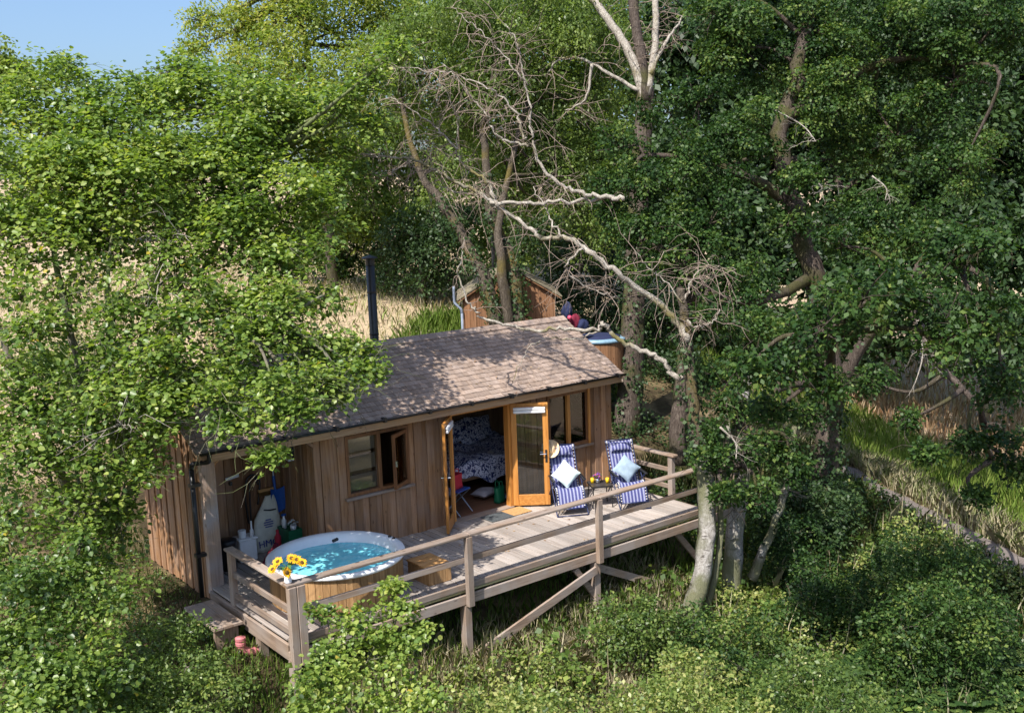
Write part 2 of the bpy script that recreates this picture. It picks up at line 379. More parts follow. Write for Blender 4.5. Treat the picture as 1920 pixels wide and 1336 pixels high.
# ------------------------------------------------------------------ ground
def build_ground():
    def axis(lo, hi, fine_lo, fine_hi, step, grow=1.18):
        a = list(np.arange(fine_lo, fine_hi, step)); st = step
        while a[-1] < hi: st *= grow; a.append(a[-1] + st)
        st = step
        while a[0] > lo: st *= grow; a.insert(0, a[0] - st)
        return np.array(a)
    xs = axis(-500, 700, -7, 24, .3); ys = axis(-500, 700, -10, 22, .3)
    X, Y = np.meshgrid(xs, ys); x = X.ravel(); y = Y.ravel()
    z = ground(x, y) + .035 * np.sin(x * 2.1 + np.sin(y * 1.3)) * np.cos(y * 1.7 + .6 * x) + RNG.normal(0, .012, len(x))
    nx = len(xs); ny = len(ys)
    i = np.arange(nx * ny).reshape(ny, nx)
    f = np.stack([i[:-1, :-1], i[:-1, 1:], i[1:, 1:], i[1:, :-1]], -1).reshape(-1, 4)
    me = bpy.data.meshes.new('ground'); me.from_pydata(np.stack([x, y, z], 1).tolist(), [], f.tolist())
    me.polygons.foreach_set('use_smooth', [True] * len(me.polygons))
    m, nt, b = mat('meadow_soil')
    tc = N(nt, 'ShaderNodeTexCoord'); g = tc.outputs['Object']
    n1 = N(nt, 'ShaderNodeTexNoise', Scale=.9, Detail=8.0, Roughness=.65); nt.links.new(g, n1.inputs['Vector'])
    n2 = N(nt, 'ShaderNodeTexNoise', Scale=9.0, Detail=8.0, Roughness=.7); nt.links.new(g, n2.inputs['Vector'])
    n3 = N(nt, 'ShaderNodeTexNoise', Scale=.13, Detail=5.0); nt.links.new(g, n3.inputs['Vector'])
    wood_c = ramp(nt, [(.3, (.025, .018, .011)), (.5, (.055, .04, .022)), (.7, (.06, .065, .025))]); nt.links.new(n2.outputs[0], wood_c.inputs[0])
    dry_c = ramp(nt, [(.3, (.28, .20, .13)), (.5, (.40, .315, .205)), (.72, (.36, .34, .17))]); nt.links.new(n2.outputs[0], dry_c.inputs[0])
    pink = mix(nt, dry_c.outputs[0], (.46, .31, .23), .45)
    r3 = ramp(nt, [(.42, (0, 0, 0)), (.58, (1, 1, 1))]); nt.links.new(n3.outputs[0], r3.inputs[0])
    dry = mix(nt, dry_c.outputs[0], pink, r3.outputs[0])
    sx = N(nt, 'ShaderNodeSeparateXYZ'); nt.links.new(g, sx.inputs[0])
    # open meadow lies behind the wood edge (large y) and east of the path (large x)
    my = N(nt, 'ShaderNodeMapRange'); my.inputs[1].default_value = 6.0; my.inputs[2].default_value = 9.5; nt.links.new(sx.outputs[1], my.inputs[0])
    mx = N(nt, 'ShaderNodeMapRange'); mx.inputs[1].default_value = 17.5; mx.inputs[2].default_value = 20.5; nt.links.new(sx.outputs[0], mx.inputs[0])
    mm = N(nt, 'ShaderNodeMath', operation='MAXIMUM'); nt.links.new(my.outputs[0], mm.inputs[0]); nt.links.new(mx.outputs[0], mm.inputs[1])
    r1 = ramp(nt, [(.45, (0, 0, 0)), (.62, (1, 1, 1))]); nt.links.new(n1.outputs[0], r1.inputs[0])
    near = mix(nt, wood_c.outputs[0], (.20, .15, .08), r1.outputs[0])
    col = mix(nt, near, dry, mm.outputs[0])
    nt.links.new(col, b.inputs['Base Color']); b.inputs['Roughness'].default_value = .95; b.inputs['Specular IOR Level'].default_value = .1
    bp = N(nt, 'ShaderNodeBump', Strength=.8, Distance=.06); nt.links.new(n2.outputs[0], bp.inputs['Height']); nt.links.new(bp.outputs[0], b.inputs['Normal'])
    me.materials.append(m)
    o = bpy.data.objects.new('ground', me); COL.objects.link(o); tag(o, kind='structure'); return o
build_ground()

PATH = [(16.0, -.4), (15.2, -1.4), (14.8, -2.2), (14.2, -3.6), (13.7, -5.0), (13.4, -6.2), (13.2, -7.6), (13.3, -9.5)]
def build_path():
    c = catmull([(x, y, 0) for x, y in PATH], 10); t = np.gradient(c, axis=0); t /= np.linalg.norm(t, axis=1, keepdims=True)
    nrm = np.stack([-t[:, 1], t[:, 0]], 1); rows = []
    us = np.linspace(-1, 1, 7)
    for k, (p, n) in enumerate(zip(c, nrm)):
        w = .44 + .03 * math.sin(k * .9) + random.uniform(-.03, .03)
        for u in us:
            q = p[:2] + n * w * u; rows.append((q[0], q[1], gz(*q) + .03 - .03 * abs(u) ** 3 + random.uniform(-.006, .006)))
    m = MB(); nu = len(us)
    m.add(rows, [(i * nu + j, i * nu + j + 1, (i + 1) * nu + j + 1, (i + 1) * nu + j) for i in range(len(c) - 1) for j in range(nu - 1)])
    ma, nt, b = mat('trodden_dirt')
    tc = N(nt, 'ShaderNodeTexCoord'); n = N(nt, 'ShaderNodeTexNoise', Scale=7.0, Detail=9.0, Roughness=.7); nt.links.new(tc.outputs['Object'], n.inputs['Vector'])
    r = ramp(nt, [(.3, (.115, .092, .08)), (.5, (.145, .12, .108)), (.7, (.185, .157, .14))]); nt.links.new(n.outputs[0], r.inputs[0]); nt.links.new(r.outputs[0], b.inputs['Base Color'])
    b.inputs['Roughness'].default_value = .95
    bp = N(nt, 'ShaderNodeBump', Strength=.5, Distance=.02); nt.links.new(n.outputs[0], bp.inputs['Height']); nt.links.new(bp.outputs[0], b.inputs['Normal'])
    tag(m.build('path', ma, smooth=True), kind='structure')
build_path()

# ------------------------------------------------------------------ the cabin
L, YB = 8.545, 2.75
EY, EZ, RY, RZ_ = -.36, 2.26, 1.374, 3.26
SL = (RZ_ - EZ) / (RY - EY); PITCH = math.atan(SL)
def roof_z(y): return EZ + (y - EY) * SL if y <= RY else RZ_ - (y - RY) * SL
AX, AD = 1.89, 1.25                    # alcove width and depth
W1 = (2.47, 3.72, .93, 1.98); DR = (4.59, 5.977, 0.0, 2.04); W2 = (6.90, 7.98, .90, 2.0)
cabin = thing('cabin', (0, 0, -.2), 'single-storey cedar cabin with shingle roof, open double doors and dark gutter', 'cabin')

def boards_front(parent, x0, x1, z0, z1, y=0., side='y', m='cedar', w=(.12, .17), sgn=-1):
    # vertical board-on-board cladding: every other board stands proud of its neighbours
    x = x0; k = 0
    while x < x1 - .02:
        ww = min(random.uniform(*w), x1 - x)
        if x1 - (x + ww) < .05: ww = x1 - x
        yy = y + sgn * ((.028 if k % 2 else .004) + random.uniform(0, .004))
        a, b_ = (x + .002, x + ww - .002) if k % 2 == 0 else (x - .012, x + ww + .012)
        a = max(a, x0); b_ = min(b_, x1)
        top = z1(x + ww / 2) if callable(z1) else z1
        j = lambda: random.uniform(-.004, .004)
        t = .022
        def P(u, d, z): return (u, d, z) if side == 'y' else (d, u, z)
        zm = (z0 + top) / 2; ja, jb = j(), j()
        vs = [];
        for z, da, db in ((z0, j(), j()), (zm, ja, jb), (top, j(), j())):
            A, B = max(a + da, x0), min(b_ + db, x1)
            vs += [P(A, yy, z), P(B, yy, z), P(B, yy - sgn * t, z), P(A, yy - sgn * t, z)]
        mb = MB().add(vs, [(0, 1, 5, 4), (1, 2, 6, 5), (2, 3, 7, 6), (3, 0, 4, 7), (4, 5, 9, 8), (5, 6, 10, 9), (6, 7, 11, 10), (7, 4, 8, 11), (0, 3, 2, 1), (8, 9, 10, 11)])
        mb.build('board', M[m], parent)
        x += ww; k += 1

# front wall: backing with openings, boards nailed to it
wt = lambda x: 2.40
bk = MB()
segs = [(AX, W1[0], -.1, 2.4), (W1[0], W1[1], -.1, W1[2]), (W1[0], W1[1], W1[3], 2.4), (W1[1], DR[0], -.1, 2.4), (DR[0], DR[1], DR[3], 2.4),
        (DR[1], W2[0], -.1, 2.4), (W2[0], W2[1], -.1, W2[2]), (W2[0], W2[1], W2[3], 2.4), (W2[1], L, -.1, 2.4)]
for a, b_, c, d in segs: bk.box(a, b_, .0, .09, c, d)
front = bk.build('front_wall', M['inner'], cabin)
for a, b_, c, d in segs:
    boards_front(front, a, b_, c + (.06 if c < 0 else 0), d)
# left gable wall, seen obliquely under the hazel
lw = MB().add([(.02, .1, -.12), (.02, YB, -.12), (.02, YB, roof_z(YB) - .1), (.02, RY, RZ_ - .1), (.02, .1, roof_z(.1) - .1),
               (.1, .1, -.12), (.1, YB, -.12), (.1, YB, roof_z(YB) - .1), (.1, RY, RZ_ - .1), (.1, .1, roof_z(.1) - .1)],
              [(0, 1, 2, 3, 4), (9, 8, 7, 6, 5), (0, 5, 6, 1), (1, 6, 7, 2), (2, 7, 8, 3), (3, 8, 9, 4), (4, 9, 5, 0)]).build('side_wall', M['inner'], cabin)
boards_front(lw, .14, YB, -.22, lambda y: roof_z(y) - .12, y=.02, side='x', sgn=-1)
# right gable wall (hidden from here, seen from the side)
rw = MB().add([(L - .09, .0, -.12), (L - .09, YB, -.12), (L - .09, YB, roof_z(YB) - .1), (L - .09, RY, RZ_ - .1), (L - .09, 0, roof_z(0) - .1),
               (L - .01, .0, -.12), (L - .01, YB, -.12), (L - .01, YB, roof_z(YB) - .1), (L - .01, RY, RZ_ - .1), (L - .01, 0, roof_z(0) - .1)],
              [(0, 1, 2, 3, 4), (9, 8, 7, 6, 5), (0, 5, 6, 1), (1, 6, 7, 2), (2, 7, 8, 3), (3, 8, 9, 4), (4, 9, 5, 0)]).build('side_wall', M['inner'], cabin)
boards_front(rw, .0, YB, -.12, lambda y: roof_z(y) - .12, y=L - .01, side='x', sgn=1)
bw = MB().box(.1, L - .09, YB - .09, YB, -.12, roof_z(YB) - .08).build('back_wall', M['inner'], cabin)
boards_front(bw, .1, L - .09, -.12, roof_z(YB) - .08, y=YB, sgn=1)
# inside lining of the back wall, in separate boards
for i in range(30):
    x = 4.0 + i * .15
    if x + .15 < L - .1: MB().box(x, x + .146, YB - .115, YB - .093, 0, 2.45).build('lining_board', M['inner'], bw)
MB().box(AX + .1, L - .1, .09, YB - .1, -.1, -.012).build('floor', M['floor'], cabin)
pt = MB().box(4.05, 4.13, .09, YB - .1, 0, 2.5).build('partition_wall', M['inner'], cabin)
MB().box(AX + .1, L - .1, .09, YB - .1, 2.44, 2.48).build('ceiling', M['inner'], cabin)
# alcove
ab = MB().box(.1, AX, AD, AD + .08, -.08, 2.45).build('alcove_back_wall', M['inner'], cabin)
boards_front(ab, .1, .95, -.0, 2.44, y=AD, m='cedar', w=(.2, .3))
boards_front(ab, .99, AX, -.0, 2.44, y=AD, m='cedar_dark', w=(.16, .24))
asd = MB().box(AX, AX + .08, .0, AD, -.08, 2.4).build('alcove_side_wall', M['inner'], cabin)
boards_front(asd, .03, AD, -.0, 2.4, y=AX, side='x', m='cedar', w=(.09, .13))
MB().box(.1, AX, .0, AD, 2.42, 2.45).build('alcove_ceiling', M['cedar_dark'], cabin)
bolt = MB().beam((.86, AD - .05, 1.33), (1.1, AD - .05, 1.36), .012, .05).beam((.98, AD - .045, 1.36), (.98, AD - .045, 1.27), .02, .02).build('bolt', M['greymetal'], cabin)
MB().box(.92, .96, AD - .09, AD - .04, 1.22, 1.28).build('padlock', M['black'], cabin)
lampb = MB().box(AX - .14, AX - .03, .62, .70, 1.62, 1.70).add([(AX - .12, .6, 1.6), (AX - .03, .6, 1.76), (AX - .03, .72, 1.76), (AX - .12, .72, 1.6), (AX - .05, .66, 1.86)],
    [(0, 1, 2, 3), (0, 4, 1), (1, 4, 2), (2, 4, 3), (3, 4, 0)]).build('wall_lamp', M['black'], cabin)
MB().box(AX - .15, AX - .05, .60, .72, 1.585, 1.615).build('lamp_glass', M['whitepl'], cabin)
# posts, braces, fascia
MB().cbox(.0, .22, .0, .13, -.12, 2.32, .012).build('corner_post', M['post'], cabin)
MB().cbox(AX - .02, AX + .10, -.05, .0, -.05, 2.3, .008).build('alcove_post', M['cedar'], cabin)
MB().beam((AX, -.03, 1.92), (AX - .33, -.03, 2.2), .05, .09, up=(0, 1, 0)).build('brace', M['cedar'], cabin)
MB().beam((.2, .06, 1.92), (.48, .06, 2.2), .05, .09, up=(0, 1, 0)).build('brace', M['cedar'], cabin)
MB().cbox(L - .12, L + .015, -.065, -.033, -.1, 2.3, .006).build('corner_board', M['cedar'], cabin)
MB().cbox(L - .26, L - .125, -.058, -.033, -.1, 2.3, .006).build('corner_board', M['cedar'], cabin)
MB().cbox(-.10, L + .05, -.35, -.315, 2.075, 2.215, .006).build('fascia_board', M['cedar_x'], cabin)
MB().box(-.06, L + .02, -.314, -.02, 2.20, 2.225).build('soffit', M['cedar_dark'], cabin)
for i in range(15):
    x = .1 + i * .585
    MB().box(x, x + .05, -.30, .0, 2.13, 2.199).build('rafter_end', M['cedar_dark'], cabin)
# gutter (half round, open on top) and downpipe
def gutter(x0, x1, y, z, r=.055):
    m = MB(); an = np.linspace(math.pi, 2 * math.pi, 9)
    ring = [(math.cos(a) * r, math.sin(a) * r) for a in an] + [(math.cos(a) * (r - .008), math.sin(a) * (r - .008)) for a in an[::-1]]
    n = len(ring)
    for x in (x0, x1): m.add([(x, y + a, z + b_) for a, b_ in ring], [])
    m.f += [(i, (i + 1) % n, n + (i + 1) % n, n + i) for i in range(n)] + [tuple(range(n)), tuple(range(n, 2 * n))[::-1]]
    return m
gt = gutter(-.15, L + .07, -.415, 2.262).build('gutter', M['black'], cabin, smooth=True)
for i in range(10):
    x = .3 + i * .9
    MB().box(x, x + .05, -.478, -.352, 2.20, 2.275).build('gutter_bracket', M['black'], gt)
for i in range(46):
    x = random.uniform(1.5, 8.2); a = random.uniform(0, 6.3); l = random.uniform(.04, .12)
    p = np.array((x, -.415 + random.uniform(-.03, .03), 2.255))
    MB().tube([p, p + np.array((l * math.cos(a), l * .35 * math.sin(a), random.uniform(.01, .05)))], [.004, .002], 4).build('leaf_litter', M['cedar_dark'], gt) if i < 30 else None
dp = MB().tube(catmull([(-.02, -.415, 2.22), (-.03, -.41, 2.12), (-.06, -.36, 2.09), (-.2, -.2, 2.06), (-.215, -.17, 1.98)], 5), .036, 10).tube([(-.215, -.17, 2.0), (-.2, -.12, -.05)], .036, 10)
dpo = dp.build('downpipe', M['black'], cabin, smooth=True)
for z in (1.7, .6): MB().box(-.262, -.10, -.20, -.09, z, z + .05).build('pipe_clip', M['black'], dpo)

# roof: sarking boards with courses of split shingles on top
roof = MB().add([(-.14, EY + .02, EZ - .035), (L + .04, EY + .02, EZ - .035), (L + .04, RY, RZ_ - .035), (-.14, RY, RZ_ - .035),
                 (-.14, EY + .02, EZ - .075), (L + .04, EY + .02, EZ - .075), (L + .04, RY, RZ_ - .075), (-.14, RY, RZ_ - .075),
                 (L + .04, 2 * RY - EY, EZ - .035), (-.14, 2 * RY - EY, EZ - .035), (L + .04, 2 * RY - EY, EZ - .075), (-.14, 2 * RY - EY, EZ - .075)],
                [(0, 1, 2, 3), (7, 6, 5, 4), (0, 4, 5, 1), (1, 5, 6, 2), (3, 7, 4, 0), (3, 2, 8, 9), (7, 11, 10, 6), (2, 6, 10, 8), (9, 8, 10, 11), (9, 11, 7, 3)]).build('roof', M['cedar_dark'], cabin)
EXPO = .118
SW = (.085, .105, .12, .14, .16)
def shingle_mesh(w):
    l = .30; t = .024
    return MB().add([(.002, 0, .0), (w - .002, 0, .0), (w - .002, l, -.014), (.002, l, -.014), (.002, 0, t), (w - .002, 0, t), (w - .002, l, .0), (.002, l, .0)],
                    [(0, 3, 2, 1), (4, 5, 6, 7), (0, 1, 5, 4), (1, 2, 6, 5), (2, 3, 7, 6), (3, 0, 4, 7)])
SM = []
for w in SW:
    o_ = shingle_mesh(w); me_ = o_.mesh('shingle'); me_.materials.append(M['shingle']); SM.append(me_)
SLEN = math.hypot(RZ_ - EZ, RY - EY); ncourse = int(SLEN / EXPO) + 1
parts = []; rest = MB(); back = MB()
for c in range(ncourse):
    for face in (0, 1):
        s = c * EXPO - .03; x = -.16 - random.uniform(0, .1)
        while x < L + .05:
            k = random.randrange(5); w = SW[k]
            if x + w > L + .075: w = L + .075 - x
            x0 = max(x, -.16)
            ss = s + random.uniform(-.008, .008); lift = -.022 + random.uniform(0, .005); tw = random.uniform(-.015, .015)
            yy = EY + ss * math.cos(PITCH) - lift * math.sin(PITCH); zz = EZ + ss * math.sin(PITCH) + lift * math.cos(PITCH)
            if c == ncourse - 1 and ss + .3 > SLEN + .05: pass
            if face == 0: Mx = Matrix.Translation((x, yy, zz)) @ Matrix.Rotation(PITCH, 4, 'X') @ Matrix.Rotation(tw, 4, 'Z')
            else: Mx = Matrix.Translation((x + w, 2 * RY - yy, zz)) @ Matrix.Rotation(math.pi, 4, 'Z') @ Matrix.Rotation(PITCH, 4, 'X') @ Matrix.Rotation(tw, 4, 'Z')
            whole = w == SW[k] and x >= -.16
            over = ss + .3 > SLEN
            if face == 0 and whole and not over and 2.7 < x < 8.6: parts.append((k, Mx, x, c))
            else:
                mb = shingle_mesh(max(w, .03)); 
                if over:
                    ll = max(.05, SLEN - ss)
                    mb.v = [(vx, min(vy, ll), vz) for vx, vy, vz in mb.v]
                mb.xf(Mx); (rest if face == 0 else back).add(mb.v, mb.f)
            x += w
parts.sort(key=lambda p: np.linalg.norm(np.array(p[1].translation) - CAM))
for i, (k, Mx, x, c) in enumerate(parts):
    if i < 300:
        o = bpy.data.objects.new('shingle', SM[k]); COL.objects.link(o); o.parent = roof; o.matrix_local = Matrix.Translation((0, 0, .2)) @ Mx
    else:
        mb = shingle_mesh(SW[k]).xf(Mx); rest.add(mb.v, mb.f)
def island_mat(base):
    # one joined mesh of many shingles: vary the tone per shingle
    m = base.copy(); m.name = base.name + '_joined'; nt = m.node_tree
    geo = nt.nodes.new('ShaderNodeNewGeometry')
    oi = [n for n in nt.nodes if n.type == 'OBJECT_INFO'][0]
    for l in list(nt.links):
        if l.from_node == oi and l.from_socket.name == 'Random':
            ts = l.to_socket; nt.links.remove(l); nt.links.new(geo.outputs['Random Per Island'], ts)
    return m
M['shingle_j'] = island_mat(M['shingle'])
tag(rest.build('shingle_courses', M['shingle_j'], roof, fixn=False), kind='stuff')
tag(back.build('rear_shingle_courses', M['shingle_j'], roof, fixn=False), kind='stuff')
for i in range(24):
    x = -.15 + i * .365
    MB().add([(x, RY - .13, RZ_ - .052), (x + .355, RY - .13, RZ_ - .052), (x + .355, RY, RZ_ + .03), (x, RY, RZ_ + .03), (x, RY + .13, RZ_ - .052), (x + .355, RY + .13, RZ_ - .052),
              (x, RY - .13, RZ_ - .07), (x + .355, RY - .13, RZ_ - .07), (x + .355, RY, RZ_ + .012), (x, RY, RZ_ + .012), (x, RY + .13, RZ_ - .07), (x + .355, RY + .13, RZ_ - .07)],
             [(0, 1, 2, 3), (3, 2, 5, 4), (7, 6, 9, 8), (8, 9, 10, 11), (0, 6, 7, 1), (4, 5, 11, 10), (0, 3, 9, 6), (3, 4, 10, 9), (1, 7, 8, 2), (2, 8, 11, 5)]).build('ridge_shingle', M['shingle'], roof)
for xx in (-.15, L + .045):
    MB().beam((xx, EY, EZ - .10), (xx, RY, RZ_ - .10), .022, .12).build('bargeboard', M['cedar_x'], roof)
    MB().beam((xx, 2 * RY - EY, EZ - .10), (xx, RY, RZ_ - .10), .022, .12).build('bargeboard', M['cedar_x'], roof)
# stove flue through the back slope
fx, fy = 4.36, 2.0
fl = MB().lathe([(.085, 2.7), (.085, 4.62), (.07, 4.63)], (fx, fy, 0), 20).lathe([(.11, 2.95), (.13, 2.8), (.15, 2.72)], (fx, fy, 0), 20)
flo = fl.build('flue', M['blackmetal'], cabin, smooth=True)
MB().lathe([(.09, 4.63), (.09, 4.76)], (fx, fy, 0), 20).lathe([(.0, 4.83), (.15, 4.775), (.155, 4.76), (.0, 4.77)], (fx, fy, 0), 20).build('flue_cap', M['blackmetal'], flo, smooth=True)
for z in (3.3, 4.1): MB().lathe([(.086, z), (.092, z + .005), (.092, z + .04), (.086, z + .045)], (fx, fy, 0), 20).build('flue_band', M['blackmetal'], flo)

# windows
def window(x0, x1, z0, z1, open_right, shelves):
    w = MB()
    for a, b_, c, d in ((x0, x0 + .055, z0, z1), (x1 - .055, x1, z0, z1), (x0 + .055, x1 - .055, z0, z0 + .055), (x0 + .055, x1 - .055, z1 - .055, z1)):
        w.box(a, b_, -.045, .08, c, d)
    wo_ = w.build('window', M['frame_z'], cabin)
    mid = x0 + (x1 - x0) * (.52 if open_right else .5)
    MB().box(mid - .035, mid + .035, -.04, .07, z0 + .056, z1 - .056).build('mullion', M['oiled_z'] if not open_right else M['frame_z'], wo_)
    MB().cbox(x0 - .06, x1 + .06, -.10, -.03, z0 - .05, z0 - .004, .006).build('sill', M['rail_x'], wo_)
    MB().box(x0 + .056, mid - .036, .02, .026, z0 + .056, z1 - .056).build('pane', M['glass'], wo_)
    if not open_right:
        MB().box(mid + .036, x1 - .056, .02, .026, z0 + .056, z1 - .056).build('pane', M['glass'], wo_)
        MB().box(x1 - .05, x1 + .0, -.075, -.046, z0 - .003, z1).build('trim', M['oiled_z'], wo_)
        return wo_
    # right-hand casement stands open, hinged on its right side
    hx = x1 - .06; wd = x1 - mid - .06; an = math.radians(205)
    T = Matrix.Translation((hx, -.06, 0)) @ Matrix.Rotation(math.radians(33), 4, 'Z')
    cs = MB()
    for a, b_, c, d in ((-wd, -wd + .05, z0 + .05, z1 - .05), (-.05, 0, z0 + .05, z1 - .05), (-wd + .05, -.05, z0 + .05, z0 + .11), (-wd + .05, -.05, z1 - .11, z1 - .05)):
        cs.box(a, b_, -.022, .022, c, d)
    MB().add(cs.v, cs.f).xf(T).build('casement', M['frame_z'], wo_)
    MB().box(-wd + .05, -.05, -.003, .003, z0 + .11, z1 - .11).xf(T).build('pane', M['glass'], wo_)
    MB().box(-wd + .01, -wd + .035, -.06, -.023, z0 + .45, z0 + .55).xf(T).build('casement_stay', M['steel'], wo_)
    return wo_
w1 = window(*W1, True, True)
# pale blind slats / shelving seen behind the fixed pane
mid1 = W1[0] + (W1[1] - W1[0]) * .52
for i, (a, b_) in enumerate(((1.0, 1.27), (1.34, 1.60), (1.67, 1.9))):
    MB().box(W1[0] + .06, mid1 - .04, .05, .056, a, b_).build('blind_panel', M['wicker'], w1)
w2 = window(*W2, False, False)
# curtain gathered behind the right pane
cv = []; cx0, cx1 = 7.58, 7.86
for k, z in enumerate(np.linspace(.92, 1.97, 10)):
    pin = 1 - .45 * math.exp(-((z - 1.35) / .2) ** 2)
    for j in range(17):
        u = j / 16; cv.append((7.72 + (u - .5) * (cx1 - cx0) * pin, .14 + .025 * math.sin(u * 6.28 * 5 + .3 * k), z))
MB().add(cv, [(k * 17 + j, k * 17 + j + 1, (k + 1) * 17 + j + 1, (k + 1) * 17 + j) for k in range(9) for j in range(16)]).build('curtain', M['curtain'], w2, smooth=True)

# double doors
df = MB()
for a, b_, c, d in ((DR[0], DR[0] + .06, 0, DR[3]), (DR[1] - .06, DR[1], 0, DR[3]), (DR[0] + .06, DR[1] - .06, DR[3] - .06, DR[3])): df.box(a, b_, -.05, .088, c, d)
df.build('door_frame', M['oiled_z'], cabin)
MB().cbox(DR[0] + .0, DR[1] - .0, -.09, .09, -.011, .028, .006).build('threshold', M['rail_x'], cabin)
def leaf(hx, hy, ang, sgn, blind):
    # local x runs from the hinge to the free edge
    w, h = .70, 1.97
    T = Matrix.Translation((hx, hy, .035)) @ Matrix.Rotation(math.radians(ang), 4, 'Z')
    st = MB()
    for a, b_ in ((0, .105), (w - .105, w)): st.cbox(a, b_, -.025, .025, 0, h, .006)
    d = st.xf(T).build('door_leaf', M['oiled_z'], cabin)
    MB().cbox(.107, w - .107, -.025, .025, 0, .21, .005).xf(T).build('bottom_rail', M['oiled_x'], d)
    MB().cbox(.107, w - .107, -.025, .025, h - .11, h, .005).xf(T).build('top_rail', M['oiled_x'], d)
    MB().box(.106, w - .106, -.004, .004, .21, h - .11).xf(T).build('pane', M['glass'], d)
    for sd in (-1, 1):
        MB().box(w - .075, w - .035, sd * .0252, sd * .034, .83, 1.07).xf(T).build('handle_plate', M['blackmetal'], d)
        MB().tube([(w - .055, sd * .03, 1.0), (w - .055, sd * .075, 1.0), (w - .17, sd * .075, 1.0)], .01, 8).xf(T).build('handle', M['steel'], d)
    if blind:
        for z in (h - .125, h - .185): MB().cbox(.05, w - .05, blind * .055 - .026, blind * .055 + .026, z, z + .052, .012).xf(T).build('blind_cassette', M['whitepl'], d)
    return d
lfR = leaf(DR[1] + .0, -.055, -39, 1, -1)
lfL = leaf(DR[0] + .0, -.055, 180 + 46, -1, 1)
# reed-like roller blind hanging inside the right leaf
T = Matrix.Translation((DR[1], -.055, .035)) @ Matrix.Rotation(math.radians(-39), 4, 'Z')
for i in range(9): MB().box(.11 + i * .0535, .11 + i * .0535 + .002, .03, .034, .22, 1.78).xf(T).build('leaded_bar', M['blackmetal'], lfR)
for i in range(12): MB().box(.107, .593, .0301, .0339, .25 + i * .045, .2515 + i * .045).xf(T).build('leaded_bar', M['blackmetal'], lfR)

# ------------------------------------------------------------------ the deck
DY = -2.68; XE = 9.2
deck = thing('deck', (4.2, -1.3, -.3), 'raised grey timber deck with railings, posts and diagonal braces in front of cabin', 'deck')
x = .02; i = 0
while x < 8.43:
    w = .138
    y1 = .0 if x > AX else AD - .02
    if x < .1: y1 = 0.0
    MB().cbox(x, x + w - .013, -2.55 + random.uniform(-.008, .008), y1 - .006 if x > AX else y1, -.034 + random.uniform(-.002, .002), random.uniform(-.003, .001), .004).build('deck_board', M['deck'], deck)
    x += w; i += 1
MB().cbox(-.02, XE, DY - .02, DY + .02, -.055, .045, .006).build('kick_rail', M['rail_x'], deck)
MB().cbox(.0, XE - .3, DY + .022, DY + .125, -.115, -.08, .006).build('ledge_board', M['ledge'], deck)
MB().cbox(-.03, XE + .02, DY - .03, DY + .02, -.29, -.135, .006).build('front_beam', M['rail_x'], deck)
MB().cbox(-.03, .015, DY + .022, .0, -.27, -.04, .006).build('side_beam', M['rail_y'], deck)
MB().cbox(8.43, 8.47, DY + .13, -.03, -.22, -.01, .006).build('side_beam', M['rail_y'], deck)
for yy in (-.9, -1.8): MB().box(.02, 8.42, yy, yy + .05, -.24, -.04).build('bearer', M['rail_x'], deck)
for k in range(14):
    xx = .5 + k * .6
    MB().box(xx, xx + .045, DY + .13, -.02, -.20, -.036).build('joist', M['rail_y'], deck)
# railing
def rpost(x, y, z0, z1, w=.11, d=.09, name='rail_post'):
    return MB().cbox(x - w / 2, x + w / 2, y - d / 2, y + d / 2, z0, z1, .008).build(name, M['rail_z'], deck)
HR = .82
XP = (.064, 2.97, 5.67)
def splitpost(x):
    rpost(x, DY - .075, -.31, HR - .022)
    g = gz(x, DY - .03) - .25
    MB().cbox(x - .075, x + .055, DY - .03 + .002, DY + .115, g, -.30, .01).build('deck_post', M['rail_z'], deck)
splitpost(XP[1]); splitpost(XP[2])
# paired corner post
rpost(.03, DY - .08, -.36, HR - .022, .115, .10); rpost(.155, DY - .085, -.33, HR - .022, .12, .10)
MB().cbox(.0, .13, DY - .02, DY + .11, gz(0, DY) - .25, -.30, .01).build('deck_post', M['rail_z'], deck)
MB().cbox(-.02, .12, -1.72, -1.58, gz(0, -1.7) - .2, -.272, .01).build('deck_post', M['rail_z'], deck)
rpost(9.12, DY - .075, -.31, HR - .022)
MB().cbox(8.3, 8.43, DY + .0, DY + .12, gz(8.3, DY) - .3, -.30, .01).build('deck_post', M['rail_z'], deck)
for (xa, xb) in ((-.04, 2.97), (2.972, 5.67), (5.672, 9.2)):
    MB().cbox(xa, xb, DY - .115, DY + .035, HR - .02, HR + .024, .01).build('top_rail', M['rail_x'], deck)
    MB().cbox(max(xa, .16), xb, DY - .028, DY + .018, .375, .465, .006).build('middle_rail', M['rail_x'], deck)
# left return railing
MB().cbox(-.045, .105, DY + .036, -.72, HR - .02, HR + .024, .01).build('top_rail', M['rail_y'], deck)
for z in (.40, .07): MB().cbox(.02, .062, DY + .06, -.77, z, z + .09, .006).build('middle_rail', M['rail_y'], deck)
rpost(.035, -.80, -.25, HR - .022, .09, .12)
# right return railing up to the cabin corner
MB().cbox(8.43, 8.57, -1.86, -.07, HR - .0, HR + .045, .01).build('top_rail', M['rail_y'], deck)
for z in (.50, .17): MB().cbox(8.50, 8.54, -1.78, -.07, z, z + .085, .006).build('middle_rail', M['rail_y'], deck)
rpost(8.51, -1.74, -.2, HR - .003, .10, .11); 
MB().cbox(8.56, 8.60, -.22, -.075, .0, HR - .003, .008).build('rail_post', M['rail_z'], deck)
